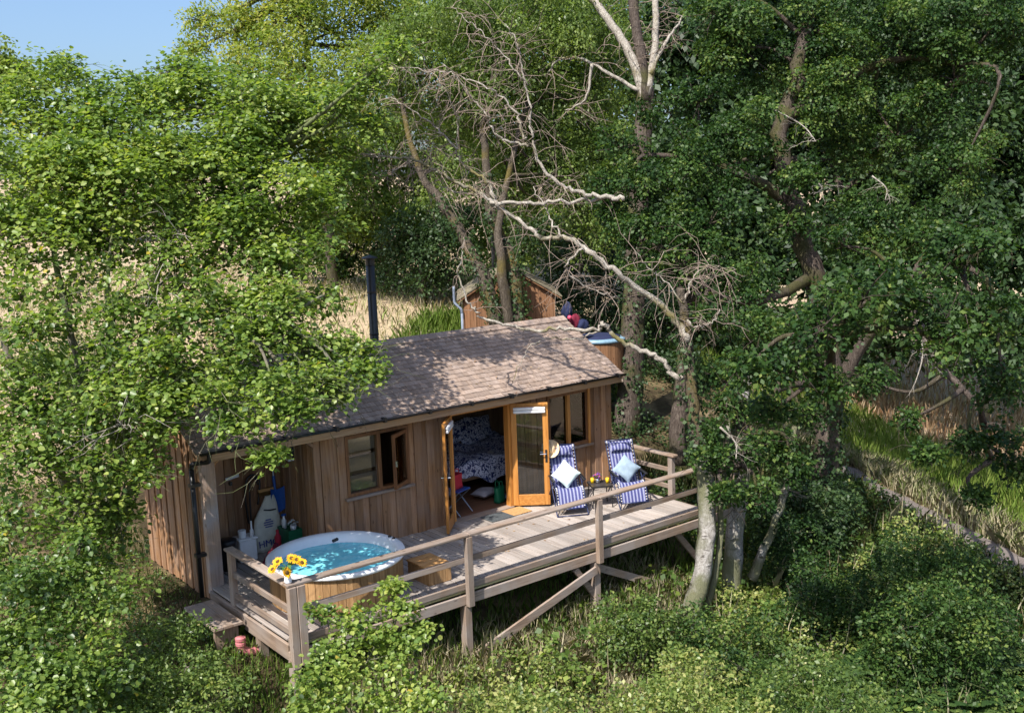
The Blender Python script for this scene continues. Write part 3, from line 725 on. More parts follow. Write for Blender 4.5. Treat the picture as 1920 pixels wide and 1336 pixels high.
# braces under the front beam
def brace(p, q, w=.05, h=.13): MB().beam(p, q, w, h, up=(0, 1, 0)).build('brace', M['rail_x'], deck)
brace((5.60, DY - .055, -.42), (3.0, DY - .055, -1.16), .13, .045)
brace((5.72, DY + .15, -.44), (7.95, DY + .15, -1.50), .13, .045)
brace((5.2, DY + .03, -.33), (5.66, DY + .03, -.95), .1, .05)
brace((7.75, DY + .16, -.30), (8.38, DY + .16, -1.0), .11, .05)

# ------------------------------------------------------------------ hot tub
TX, TY, TR, TZ = 1.40, -1.50, 1.05, .60
tub = thing('hot_tub', (TX, TY, 0), 'round white hot tub full of turquoise water, clad in wooden staves, on deck', 'hot tub')
MB().lathe([(TR - .10, TZ - .05), (TR - .01, TZ - .045), (TR, TZ - .02), (TR - .005, TZ + .005), (TR - .03, TZ + .018), (TR - .10, TZ + .01), (TR - .145, TZ - .02), (TR - .17, TZ - .14), (TR - .20, TZ - .35), (TR - .34, TZ - .46), (0, TZ - .48)], (TX, TY, 0), 72).build('shell', M['white'], tub, smooth=True)
wv = []; nr, na = 14, 72
for i_ in range(nr + 1):
    for j in range(na):
        a = 2 * math.pi * j / na; r = (TR - .172) * i_ / nr
        wv.append((TX + r * math.cos(a), TY + r * math.sin(a), TZ - .125 + .004 * math.sin(9 * r * math.cos(a) + 3 * r) * math.cos(7 * r * math.sin(a))))
MB().add(wv, [(i_ * na + j, i_ * na + (j + 1) % na, (i_ + 1) * na + (j + 1) % na, (i_ + 1) * na + j) for i_ in range(nr) for j in range(na)]).build('water', M['water'], tub, smooth=True)
ns = 58
for k in range(ns):
    a = 2 * math.pi * k / ns; hw = math.pi / ns * (TR - .06) - .0015
    MB().cbox(-hw, hw, -.012 + random.uniform(-.002, .002), .012, .005, TZ - .052, .004).xf(Matrix.Translation((TX, TY, 0)) @ Matrix.Rotation(a, 4, 'Z') @ Matrix.Translation((0, -(TR - .06), 0))).build('stave', M['tubwood'], tub)
for da in (-.05, 0, .05):
    a = math.radians(62) + da * .6
    rr = TR - .163
    MB().lathe([(0, .004), (.022, .004), (.028, 0), (.028, -.004)], (0, 0, 0), 12).xf(Matrix.Translation((TX + rr * math.cos(a), TY + rr * math.sin(a), TZ - .07 - .02 * (da + .05) * 10)) @ Matrix.Rotation(a, 4, 'Z') @ Matrix.Rotation(math.radians(-82), 4, 'Y')).build('jet', M['blackmetal'], tub)
for a_ in (-12, -5): 
    a = math.radians(a_ + 8); MB().lathe([(0, .022), (.025, .02), (.03, 0)], (TX + (TR - .06) * math.cos(a), TY + (TR - .06) * math.sin(a), TZ + .015), 12).build('control_knob', M['blackmetal'], tub)
# step box
stp = thing('step_box', (2.72, -2.0, 0), 'small orange-brown wooden step box beside the tub', 'step')
for k in range(4): MB().cbox(2.5 + .004, 2.95, -2.33 + k * .155, -2.33 + k * .155 + .15, .255, .285, .004).build('tread_board', M['tubwood_x'], stp)
for k in range(4): MB().cbox(2.52 + k * .105, 2.52 + k * .105 + .102, -2.32, -2.30, .004, .254, .004).build('front_board', M['tubwood'], stp)
for k in range(6): MB().cbox(2.92, 2.94, -2.297 + k * .095, -2.297 + k * .095 + .092, .004, .254, .004).build('side_board', M['tubwood'], stp)
MB().box(2.52, 2.54, -2.29, -1.73, .004, .25).build('side_board', M['tubwood'], stp)
# low bench beside the deck
bn = thing('bench', (-.35, -.85, gz(-.35, -.85)), 'low grey plank bench standing on the grass left of the deck', 'bench')
for k in range(3): MB().cbox(-.56 + k * .148, -.56 + k * .148 + .144, -1.42, -.3, -.105, -.06, .005).build('plank', M['rail_y'], bn)
for yy in (-1.3, -.45): MB().cbox(-.52, -.16, yy - .03, yy + .03, gz(-.35, yy) - .05, -.106, .005).build('leg', M['rail_z'], bn)
# pink drain pipe
pp = MB().tube(catmull([(-.02, -1.55, -.20), (-.02, -1.55, -.32), (.01, -1.55, -.40), (.09, -1.56, -.45), (.24, -1.56, -.47)], 5), .062, 14)
po = tag(pp.build('drain_pipe', M['pinkpipe'], smooth=True), 'bent pink clay drain pipe under the left edge of the deck', 'pipe')
for z in (-.20, -.27): MB().lathe([(.064, z), (.074, z - .005), (.074, z - .045), (.064, z - .05)], (-.02, -1.55, 0), 14).build('collar', M['pinkpipe'], po)
po.location = (-.24, -.06, 0)

# ------------------------------------------------------------------ things on the deck
def pillow(w, h, t, n=14):
    vs = []; fs = []
    for s in (1, -1):
        for i in range(n + 1):
            for j in range(n + 1):
                u, v = 2 * i / n - 1, 2 * j / n - 1
                e = max(0, (1 - abs(u) ** 2.6)) ** .55 * max(0, (1 - abs(v) ** 2.6)) ** .55
                pin = 1 - .07 * (1 - abs(v) ** 2) * abs(u) ** 3; pin2 = 1 - .07 * (1 - abs(u) ** 2) * abs(v) ** 3
                vs.append((u * w / 2 * pin, v * h / 2 * pin2, s * t / 2 * e + .008 * math.sin(5 * u + 3 * v * s)))
    k = (n + 1) ** 2
    for s in (0, 1):
        for i in range(n):
            for j in range(n):
                a = s * k + i * (n + 1) + j; q = (a, a + 1, a + n + 2, a + n + 1); fs.append(q if s else q[::-1])
    return MB().add(vs, fs)
def lounger(loc, rot, label):
    t = thing('recliner_chair', loc, label, 'recliner', 'striped recliners on the deck')
    T = RZ(loc, rot)
    prof = [(-.02, .12), (.03, .26), (.10, .40), (.17, .465), (.26, .455), (.36, .40), (.45, .375), (.52, .41), (.60, .54), (.70, .72), (.80, .90), (.89, 1.06), (.92, 1.10)]
    c = catmull([(0, y, z) for y, z in prof], 3); wd = .23; vs = []; nu = 8
    for k, p in enumerate(c):
        for u in range(nu + 1):
            uu = u / nu * 2 - 1; vs.append((uu * wd, p[1], p[2] - .018 * (1 - uu * uu)))
    fs = [(k * (nu + 1) + u, k * (nu + 1) + u + 1, (k + 1) * (nu + 1) + u + 1, (k + 1) * (nu + 1) + u) for k in range(len(c) - 1) for u in range(nu)]
    sl = MB().add(vs, fs).xf(T).build('sling', M['stripe'], t, smooth=True)
    def uvs(o, f):
        me = o.data; uv = me.uv_layers.new(name='UVMap')
        Ti = T.inverted()
        for l in me.loops:
            p = Ti @ (Vector(me.vertices[l.vertex_index].co) + Vector(loc)); uv.data[l.index].uv = f(p)
    uvs(sl, lambda p: ((p.x + wd) / (2 * wd), p.z))
    fr = MB()
    for s in (-1, 1):
        fr.tube(catmull([(s * (wd + .035), p[1], p[2]) for p in c[::3]], 3), .0125, 8)
    fr.tube([(-wd - .035, c[0][1], c[0][2]), (wd + .035, c[0][1], c[0][2])], .0125, 8).tube([(-wd - .035, c[-1][1], c[-1][2]), (wd + .035, c[-1][1], c[-1][2])], .0125, 8)
    fr.xf(T).build('sling_frame', M['navytube'], t, smooth=True)
    for s in (-1, 1):
        x = s * (wd + .06)
        MB().tube(catmull([(x, -.10, .012), (x, .0, .1), (x, .30, .40), (x, .52, .60)], 4), .0125, 8).xf(T).build('leg', M['navytube'], t, smooth=True)
        MB().tube(catmull([(x, .86, .012), (x, .76, .1), (x, .45, .40), (x, .22, .58)], 4), .0125, 8).xf(T).build('leg', M['navytube'], t, smooth=True)
        MB().cbox(x - .028, x + .028, .12, .58, .60, .625, .008).xf(T).build('armrest', M['black'], t)
        lc = MB()
        for p in c[1:-1:1]: lc.box(s * wd - .0 if s > 0 else -wd - .035, s * wd + .035 if s > 0 else -wd, p[1] - .006, p[1] + .006, p[2] - .006, p[2] + .006)
        lc.xf(T).build('lacing', M['whitepl'], t)
    for y in (-.10, .86): MB().tube([(-wd - .06, y, .014), (wd + .06, y, .014)], .0125, 8).xf(T).build('foot_bar', M['navytube'], t, smooth=True)
    pil = MB().add(*(lambda m: (m.v, m.f))(pillow(.42, .17, .085))).xf(T @ Matrix.Translation((0, .80, 1.0)) @ Matrix.Rotation(math.radians(60), 4, 'X')).build('headrest', M['stripe'], t, smooth=True)
    uvs(pil, lambda p: ((p.x + wd) / (2 * wd), p.z))
    return T
L1 = (6.45, -1.18, 0.0); L2 = (7.52, -1.72, 0.0)
T1 = lounger(L1, -29, 'blue striped recliner next to the open door, straw hat hung on it')
T2 = lounger(L2, -27, 'blue striped recliner at the railing end of the deck')
def cushion(T, m, label, z):
    mb = pillow(.40, .40, .15).xf(T @ Matrix.Translation((0, .44, z)) @ Matrix.Rotation(math.radians(62), 4, 'X') @ Matrix.Rotation(math.radians(45), 4, 'Z'))
    c_ = T @ Vector((0, .44, z)); o = mb.build('cushion', M[m], loc=tuple(c_), smooth=True); tag(o, label, 'cushion', 'square cushions on the recliners')
cushion(T1, 'cushion_pale', 'pale mint square cushion on the recliner near the door', .655)
cushion(T2, 'cushion_grey', 'blue-grey square cushion on the recliner at the railing end', .655)
# straw hat
hv = []; nh = 28
for r, z in ((0, .12), (.05, .125), (.085, .115), (.1, .08), (.105, .02), (.11, .0), (.15, .002), (.19, .012), (.2, .014)):
    for j in range(nh):
        a = 2 * math.pi * j / nh; dent = -.03 * math.exp(-(r * math.cos(a) / .03) ** 2) if z > .1 else 0
        hv.append((r * math.cos(a) * .85, r * math.sin(a) * 1.15, z + dent + (max(0, r - .11) * 7) ** 2 * .09 * abs(math.cos(a)) ** 2))
hl = T1 @ Vector((-.20, .84, 1.05))
MBh = MB().add(hv, [(i * nh + j, i * nh + (j + 1) % nh, (i + 1) * nh + (j + 1) % nh, (i + 1) * nh + j) for i in range(8) for j in range(nh)])
tag(MBh.xf(Matrix.Translation(hl) @ Matrix.Rotation(math.radians(-25), 4, 'Z') @ Matrix.Rotation(math.radians(32), 4, 'X') @ Matrix.Rotation(math.radians(-14), 4, 'Y')).build('straw_hat', M['straw'], loc=tuple(hl), smooth=True), 'cream straw hat with curled brim hung on recliner corner', 'hat')
# side table with posy and yellow cups
sx_, sy_ = 7.22, -1.12
st = thing('side_table', (sx_, sy_, 0), 'small dark square table between the two recliners', 'table')
TT = RZ((sx_, sy_, 0), -28)
MB().cbox(-.20, .20, -.20, .20, .405, .425, .006).xf(TT).build('table_top', M['tabletop'], st)
MB().box(-.205, .205, -.205, -.2005, .395, .428).box(-.205, .205, .2005, .205, .395, .428).box(-.205, -.2005, -.2, .2, .395, .428).box(.2005, .205, -.2, .2, .395, .428).xf(TT).build('table_rim', M['blackmetal'], st)
for a in (-1, 1):
    for b_ in (-1, 1): MB().tube([(a * .17, b_ * .17, .404), (a * .19, b_ * .19, .0)], .011, 8).xf(TT).build('leg', M['blackmetal'], st)
def posy(name, loc, r, n, petals, label, potm, cat='flowers', pot_h=.09):
    t = thing(name, loc, label, cat)
    MB().lathe([(0, .0), (r * .5, 0), (r * .62, pot_h), (r * .56, pot_h), (0, pot_h * .9)], loc, 16).build('pot', M[potm], t, smooth=True)
    lf = MB()
    for i in range(n * 2):
        a = random.uniform(0, 6.28); rr = r * random.uniform(.2, .95); z = pot_h + random.uniform(.0, r * .7)
        p = np.array(loc) + np.array((rr * math.cos(a), rr * math.sin(a), z)); s = .022
        lf.add([p, p + (s, 0, .01), p + (s, s, .0), p + (0, s, -.01)], [(0, 1, 2, 3)])
    lf.build('leaves', M['stem'], t)
    for i in range(n):
        a = random.uniform(0, 6.28); rr = r * math.sqrt(random.random()); z = pot_h + r * .75 * (1 - (rr / r) ** 2) + random.uniform(.0, .02)
        p = np.array(loc) + np.array((rr * math.cos(a), rr * math.sin(a), z)); fb = MB(); q = random.uniform(.016, .024); tl = random.uniform(-.5, .5)
        vs = [p + (0, 0, -.004)]
        for k in range(10):
            b_ = k * math.pi / 5; w_ = q if k % 2 else q * .45; vs.append(p + (w_ * math.cos(b_), w_ * math.sin(b_), .008 + tl * .02 * math.cos(b_)))
        fb.add(vs, [(0, 1 + k, 1 + (k + 1) % 10) for k in range(10)]).build('blossom', M[petals[i % len(petals)]], t)
    return t
posy('flower_pot', (7.22, -1.06, .426), .105, 26, ('purple', 'purple', 'pinkfl'), 'bunch of purple and pink flowers on the small dark table', 'steel')
def cup(loc, label): tag(MB().lathe([(0, 0), (.03, 0), (.034, .1), (.031, .1), (.027, .01), (0, .01)], (0, 0, 0), 16).xf(Matrix.Translation(loc)).build('cup', M['yellow'], loc=loc, smooth=True), label, 'cup', 'yellow cups on the table')
c1 = TT @ Vector((-.13, .06, .426)); c2 = TT @ Vector((.14, -.02, .426))
cup(tuple(c1), 'yellow cup left of the purple flowers on the table'); cup(tuple(c2), 'yellow cup right of the purple flowers on the table')
tag(MB().cbox(5.12, 5.62, -.52, -.14, .003, .018, .004).build('door_mat', M['mat_shaded']), 'left half of the mat at the door, painted dark grey as shaded', 'mat', 'mats at the door')  # shadowed half of the mat, built as a separate darker piece
tag(MB().cbox(5.625, 6.06, -.50, -.12, .003, .020, .004).build('door_mat', M['coir']), 'orange-brown coir mat at the door beside its half painted dark as shaded', 'mat', 'mats at the door')
# sunflowers in a white jug on the rail corner
vl = (.02, DY - .03, HR + .025)
vs_ = thing('sunflower_vase', vl, 'white vase of yellow sunflowers standing on the railing corner', 'vase')
MB().lathe([(0, 0), (.045, 0), (.052, .02), (.05, .06), (.032, .125), (.028, .15), (.024, .15), (.03, .1), (0, .02)], vl, 20).build('vase', M['white'], vs_, smooth=True)
SF = ((-.20, .08, .20, 35, 200), (-.13, .16, .29, 20, 120), (.01, -.06, .17, 75, 300), (.06, .16, .33, 25, 90), (.13, .14, .31, 45, 40), (.20, .12, .27, 70, 10))
def along(dx, up_): return np.array(vl) + dx * np.array((RT[0], RT[1], 0)) + np.array((0, 0, up_))
for k, (dx, dd, uz, tilt, az) in enumerate(SF):
    h = along(dx, uz) + np.array((FW[0], FW[1], 0)) * (dd - .08) * .5
    fl_ = MB().tube(catmull([np.array(vl) + (0, 0, .1), np.array(vl) + (0, 0, .18) + .2 * (h - np.array(vl)), h], 4), .006, 6).build('stalk', M['stem'], vs_)
    nrm = Vector((-FW[0] * .5 + RT[0] * (.5 if dx > 0 else -.7) * (tilt / 60), -FW[1] * .5 + RT[1] * (.5 if dx > 0 else -.7) * (tilt / 60), .75 if k != 2 else .25)).normalized()
    Q = Matrix.Translation(h) @ nrm.to_track_quat('Z', 'Y').to_matrix().to_4x4()
    MB().lathe([(0, .012), (.02, .012), (.03, .004), (.03, -.006), (0, -.015)], (0, 0, 0), 14).xf(Q).build('flower_disc', M['disc'], fl_, smooth=True)
    pe = MB()
    for ring, (r0, r1, zz, np_) in enumerate(((.022, .082, .0, 16), (.02, .072, .008, 14))):
        for i in range(np_):
            a = 2 * math.pi * (i + .5 * ring) / np_ + random.uniform(-.1, .1); b_ = .012; rr = r1 * random.uniform(.85, 1.1)
            d = np.array((math.cos(a), math.sin(a), 0)); e = np.array((-math.sin(a), math.cos(a), 0)); dz = random.uniform(-.012, .018)
            pe.add([d * r0, d * (r0 + rr) / 2 + e * b_ + (0, 0, zz), d * rr + (0, 0, zz + dz), d * (r0 + rr) / 2 - e * b_ + (0, 0, zz)], [(0, 1, 2, 3)])
    pe.xf(Q).build('petals', M['petal'], fl_)
    sp = MB()
    for i in range(9):
        a = 2 * math.pi * i / 9; d = np.array((math.cos(a), math.sin(a), 0)); e = np.array((-math.sin(a), math.cos(a), 0))
        sp.add([d * .01 + (0, 0, -.016), d * .04 + e * .012 + (0, 0, -.012), d * .06 + (0, 0, -.02), d * .04 - e * .012 + (0, 0, -.012)], [(0, 1, 2, 3)])
    sp.xf(Q).build('sepals', M['stem'], fl_)
lv = MB()
for k in range(6):
    a = k * 1.1 + .3; d = np.array((math.cos(a), math.sin(a), 0)); e = np.array((-math.sin(a), math.cos(a), 0)); b0 = np.array(vl) + (0, 0, .16 + .02 * k)
    lv.add([b0, b0 + d * .06 + e * .03 + (0, 0, .02), b0 + d * .12 + (0, 0, -.02), b0 + d * .06 - e * .03 + (0, 0, .02)], [(0, 1, 2), (0, 2, 3)])
lv.build('leaves', M['stem'], vs_)

# ------------------------------------------------------------------ in the alcove
def sack():
    loc = (1.42, AD - .18, 0); vs = []; n = 20; rings = 12
    for i in range(rings + 1):
        u = i / rings; w = .27 * (1 - .10 * math.sin(u * 3)) * (1 if u < .55 else 1 - (u - .55) * 1.55); d = .12 * (1 - .75 * u)
        for j in range(n):
            a = 2 * math.pi * j / n; s = 1 + .05 * math.sin(3 * a + 9 * u) + .03 * math.sin(17 * u + a)
            vs.append((loc[0] + w * s * np.sign(math.cos(a)) * abs(math.cos(a)) ** .7 + .16 * u, loc[1] + d * s * np.sign(math.sin(a)) * abs(math.sin(a)) ** .7 + .04 * u, .005 + u * .92))
    m = MB().add(vs, [(i * n + j, i * n + (j + 1) % n, (i + 1) * n + (j + 1) % n, (i + 1) * n + j) for i in range(rings) for j in range(n)] + [tuple(range(n))[::-1], tuple(rings * n + j for j in range(n))])
    t = thing('sack', loc, 'cream sack with blue letters HMC slumped against the alcove wall', 'sack')
    m.build('bag', M['cream'], t, smooth=True)
    y = loc[1] - .135
    cu = bpy.data.curves.new('lettering', 'FONT'); cu.body = 'HMC'; cu.size = .165; cu.extrude = .002; cu.align_x = 'CENTER'
    to = bpy.data.objects.new('tmp_text', cu); COL.objects.link(to)
    dg = bpy.context.evaluated_depsgraph_get(); me = bpy.data.meshes.new_from_object(to.evaluated_get(dg)); COL.objects.unlink(to); bpy.data.objects.remove(to)
    me.name = 'lettering'; me.transform(Matrix.Rotation(math.radians(84), 4, 'X'))
    lo = bpy.data.objects.new('lettering', me); COL.objects.link(lo); lo.parent = t; lo.location = (.01, -.137, .10)
    me.materials.clear(); me.materials.append(M['inkblue'])
    for z, w in ((.42, .13), (.46, .17), (.50, .17), (.54, .10)):
        MB().box(loc[0] + .05 - w / 2, loc[0] + .05 + w / 2, loc[1] - .104 + .06 * (z - .42), loc[1] - .099 + .06 * (z - .42), z, z + .016).build('print_line', M['inkblue'], t)
    MB().tube([(loc[0] + .0, loc[1] - .05, .72), (loc[0] + .1, loc[1] - .075, .70), (loc[0] + .22, loc[1] - .05, .69)], .012, 6).build('tie', M['black'], t)
sack()
br = thing('broom', (1.55, AD - .1, .8), 'wooden broom hung head-down on the alcove wall', 'broom')
MB().tube([(1.62, AD - .07, 2.0), (1.545, AD - .10, 1.06)], .014, 8).build('handle', M['tubwood'], br)
MB().cbox(1.40, 1.68, AD - .13, AD - .07, 1.0, 1.05, .008).build('broom_head', M['tubwood_x'], br)
bb = MB()
for i in range(22): bb.box(1.405 + i * .0125, 1.413 + i * .0125, AD - .125, AD - .075, .93 + random.uniform(-.006, .006), .999)
bb.build('bristles', M['disc'], br)
shv = thing('shovel', (1.74, AD - .1, .5), 'blue plastic shovel with pale shaft in the alcove corner', 'shovel')
MB().tube([(1.70, AD - .06, 2.0), (1.70, AD - .10, 1.2)], .014, 8).build('shaft', M['greymetal'], shv)
MB().tube([(1.70, AD - .10, 1.24), (1.705, AD - .12, .95)], .026, 8).build('socket', M['bluepl'], shv)
vs = []
for i in range(7):
    for j in range(7):
        u, v = j / 6 * 2 - 1, i / 6; w = .13 * (1 - .5 * max(0, v - .75) ** 1)
        vs.append((1.72 + u * w, AD - .14 + .05 * u * u * -1 + .02 * v, 1.0 - v * .42 + (.05 * u * u if i == 0 else 0) + (.06 * u * u if i == 6 else 0)))
me_b = MB().add(vs, [(i * 7 + j, i * 7 + j + 1, (i + 1) * 7 + j + 1, (i + 1) * 7 + j) for i in range(6) for j in range(6)])
me_b.add([(a, b_ + .006, c) for a, b_, c in vs], [(i * 7 + j, (i + 1) * 7 + j, (i + 1) * 7 + j + 1, i * 7 + j + 1) for i in range(6) for j in range(6)])
me_b.build('blade', M['bluepl'], shv, smooth=True, fixn=False)
hs = MB().tube(catmull([(1.20, AD - .08, .5), (1.17, AD - .08, .95), (1.22, AD - .08, 1.25), (1.34, AD - .08, 1.32), (1.44, AD - .09, 1.22), (1.42, AD - .1, 1.0), (1.38, AD - .1, .8)], 6), .018, 8)
hs.tube(catmull([(1.23, AD - .11, .5), (1.25, AD - .12, 1.2), (1.35, AD - .12, 1.27), (1.40, AD - .12, 1.15)], 6), .016, 8)
tag(hs.build('hose', M['black'], smooth=True), 'black hose looped on the alcove wall behind the sack', 'hose')
bx_ = thing('storage_box', (.95, .82, 0), 'white plastic box with lid in the alcove behind the railing', 'box')
MB().cbox(.82, 1.12, .72, .98, .0, .36, .012).build('body', M['whitepl'], bx_)
MB().cbox(.80, 1.14, .70, 1.0, .362, .40, .012).build('lid', M['whitepl'], bx_)
bn_ = thing('black_bin', (.56, .62, 0), 'black bin left of the white box in the alcove', 'bin')
MB().lathe([(0, 0), (.13, 0), (.15, .44), (.155, .46), (.135, .46), (.12, .05), (0, .05)], (.56, .62, .003), 20).build('body', M['black'], bn_, smooth=True)
MB().lathe([(.16, .462), (.16, .49), (.1, .51), (0, .515)], (.56, .62, .003), 20).build('lid', M['black'], bn_, smooth=True)
cn = thing('cleaner_bottle', (1.07, .78, .40), 'tall white bottle with thin neck on the white box', 'bottle')
MB().lathe([(0, 0), (.032, 0), (.032, .1), (.016, .13), (.014, .26), (0, .265)], (1.07, .78, .402), 14).build('body', M['whitepl'], cn, smooth=True)
rl = MB().lathe([(.022, 0), (.065, 0), (.065, .12), (.022, .12), (.022, 0)], (.92, .83, .402), 20)
tag(rl.build('paper_roll', M['whitepl'], smooth=False), 'white paper roll standing on the white box', 'paper roll')
tb = thing('green_tray', (1.74, .70, 0), 'green plastic crate of bottles behind the tub', 'crate')
MB().cbox(1.60, 1.85, .50, .92, .0, .02, .005).box(1.60, 1.85, .50, .52, .02, .42).box(1.60, 1.85, .90, .92, .02, .42).box(1.60, 1.62, .521, .899, .02, .42).box(1.83, 1.85, .521, .899, .02, .42).box(1.621, 1.829, .521, .899, .36, .38).build('crate', M['greenpl'], tb)
sb = thing('spray_bottle', (1.68, .82, .38), 'white and blue spray bottle in the green crate', 'bottle')
MB().lathe([(0, 0), (.04, 0), (.042, .14), (.018, .19), (.016, .22), (0, .22)], (1.68, .82, .384), 14).build('body', M['whitepl'], sb, smooth=True)
MB().box(1.64, 1.72, .805, .835, .605, .64).build('nozzle', M['bluepl'], sb)
rb = thing('red_bottle', (1.50, .72, 0), 'red bottle standing beside the cream sack', 'bottle')
MB().lathe([(0, 0), (.05, 0), (.055, .30), (.025, .36), (.025, .42), (0, .42)], (1.50, .72, .003), 14).build('body', M['redpl'], rb, smooth=True)
posy('white_flower_pot', (1.75, .62, .384), .09, 24, ('whitefl',), 'small pot of white flowers beside the green crate rim', 'whitepl')
tag(MB().tube(catmull([(.98, .2, .06), (1.08, .28, .10), (1.2, .33, .2), (1.28, .30, .34)], 5), [.05] * 5 + [.06] * 6 + [.04] * 5, 8).build('red_towel', M['maroon'], smooth=True), 'rolled maroon towel lying between tub and sack', 'towel')

# ------------------------------------------------------------------ inside the open door
bed = thing('bed', (6.3, 1.8, 0), 'bed with navy and white floral bedding inside the cabin', 'bed')
MB().cbox(5.35, 7.5, 1.05, 2.6, .34, .46, .02).build('bed_base', M['inner'], bed)
for a in (5.42, 7.4):
    for b_ in (1.12, 2.5): MB().box(a, a + .07, b_, b_ + .07, 0, .34).build('leg', M['inner'], bed)
MB().cbox(5.36, 7.49, 1.06, 2.59, .462, .66, .04).build('mattress', M['whitepl'], bed)
dv = []; nx_, ny_ = 30, 22
for i in range(nx_ + 1):
    for j in range(ny_ + 1):
        u, v = i / nx_, j / ny_; x = 5.28 + u * 2.3; y = .98 + max(0, v - .22) * 1.62 / .78
        drop = max(0, .22 - v) / .22
        z = .72 + .05 * math.sin(5 * x + 2 * y) * math.cos(4 * y - x) + .035 * math.sin(11 * x + 1.3 * math.sin(6 * y)) - drop * (.34 + .10 * math.sin(3.1 * x + .5))
        if u < .06: z -= (.06 - u) / .06 * .25
        dv.append((x, y + .03 * math.sin(9 * x) * drop - .03 * drop, z))
MB().add(dv, [(i * (ny_ + 1) + j, i * (ny_ + 1) + j + 1, (i + 1) * (ny_ + 1) + j + 1, (i + 1) * (ny_ + 1) + j) for i in range(nx_) for j in range(ny_)]).build('duvet', M['duvet'], bed, smooth=True)
for k, (x, y, z, r) in enumerate(((5.75, 2.45, 1.0, 8), (6.45, 2.42, .98, -6), (5.95, 2.28, .95, 15), (7.05, 2.44, 1.0, 4), (6.75, 2.3, .92, -12))):
    pillow(.66, .46, .2).xf(Matrix.Translation((x, y, z)) @ Matrix.Rotation(math.radians(r), 4, 'Y') @ Matrix.Rotation(math.radians(68), 4, 'X')).build('pillow', M['duvet'], bed, smooth=True)
fc = thing('folding_chair', (5.0, .42, 0), 'blue folding chair with crossed legs just inside the doorway', 'chair')
FT = RZ((4.98, .45, 0), 20)
for s in (-.2, .2):
    MB().tube([(s, -.25, .01), (s, .22, .52), (s, .30, .84)], .012, 8).xf(FT).build('leg', M['greymetal'], fc)
    MB().tube([(s * .92, .25, .01), (s * .92, -.22, .46)], .012, 8).xf(FT).build('leg', M['greymetal'], fc)
MB().cbox(-.2, .2, -.22, .2, .45, .475, .006).xf(FT).build('seat', M['bluepl'], fc)
MB().cbox(-.2, .2, .255, .285, .62, .84, .006).xf(FT).build('backrest', M['bluepl'], fc)
def bag(name, loc, w, d, h, m, label, rot=0, handles=True):
    t = thing(name, loc, label, 'bag'); vs = []; n = 16
    for i in range(8):
        u = i / 7
        for j in range(n):
            a = 2 * math.pi * j / n; e = .55; q = 1 - .12 * math.sin(u * 3.1 + j) * u
            vs.append((w / 2 * q * np.sign(math.cos(a)) * abs(math.cos(a)) ** e, d / 2 * q * np.sign(math.sin(a)) * abs(math.sin(a)) ** e * (1 - .3 * u), u * h))
    T_ = RZ(loc, rot)
    MB().add(vs, [(i * n + j, i * n + (j + 1) % n, (i + 1) * n + (j + 1) % n, (i + 1) * n + j) for i in range(7) for j in range(n)] + [tuple(range(n))[::-1]]).xf(T_).build('bag_body', M[m], t, smooth=True)
    if handles:
        for s in (-1, 1): MB().tube(catmull([(-w * .2, s * d * .3, h * .95), (-w * .15, s * d * .3, h + .1), (w * .15, s * d * .3, h + .1), (w * .2, s * d * .3, h * .95)], 4), .009, 6).xf(T_).build('handle', M[m], t)
    return t
bag('red_bag', (4.98, .47, .477), .36, .26, .26, 'redpl', 'red bag sitting on the blue folding chair', 20)
bag('green_bag', (6.0, .42, .0), .24, .16, .30, 'greenpl', 'green carrier bag on the floor inside the door', 15)
cl = pillow(.5, .36, .16).xf(Matrix.Translation((5.95, .82, .12)) @ Matrix.Rotation(.3, 4, 'Z')).build('folded_clothes', M['curtain'], loc=(5.95, .82, .12), smooth=True)
tag(cl, 'pale folded clothes on the floor behind the green bag', 'clothes')
tag(pillow(.28, .2, .1).xf(Matrix.Translation((6.28, .45, .06)) @ Matrix.Rotation(1.0, 4, 'Z')).build('shoe_pile', M['lidblue'], loc=(6.28, .45, .06), smooth=True), 'pale blue crumpled cloth on the floor by the door jamb', 'cloth')

# ------------------------------------------------------------------ shed up the slope
SR = 24.0
so = at(958, 640, 27.0); so[2] = 1.3
shed = thing('shed', tuple(so), 'small brown timber shed with mossy shingle roof up the slope', 'shed')
SHT = RZ(tuple(so), -36)
sw_, sd_, sh_, spk = 1.16, 2.6, 1.95, .72
# local: x across the gable, +y away
MB().add([(-sw_, 0, 0), (sw_, 0, 0), (sw_, 0, sh_), (0, 0, sh_ + spk), (-sw_, 0, sh_), (-sw_, sd_, 0), (sw_, sd_, 0), (sw_, sd_, sh_), (0, sd_, sh_ + spk), (-sw_, sd_, sh_)],
         [(0, 1, 2, 3, 4), (9, 8, 7, 6, 5), (1, 6, 7, 2), (5, 0, 4, 9), (2, 7, 8, 3), (3, 8, 9, 4)]).xf(SHT).build('wall', M['cedar_dark'], shed)
x = -sw_
k = 0
while x < sw_ - .01:
    w = min(random.uniform(.12, .17), sw_ - x); zt = sh_ + spk * (1 - abs(x + w / 2) / sw_) - .02
    yo = -.03 if k % 2 else -.012
    MB().box(x + .003, x + w - .003, yo, -.002, -.3, zt).xf(SHT).build('board', M['cedar_dark'], shed); x += w; k += 1
for k in range(17):
    y = k * .153
    MB().box(-sw_ - (.03 if k % 2 else .012), -sw_ - .002, y, y + .148, -.3, sh_ - .01).xf(SHT).build('board', M['cedar_dark'], shed)
sp_ = math.atan2(spk, sw_)
M['shingle_moss'] = wood('mossy_shingles', (.10, .085, .06), (.2, .165, .13), (.3, .26, .22), 'y', rough=.95, grey=(.16, .16, .06), greyamt=.6, rvar=.4, knots=False, spec=.1)
srf = MB()
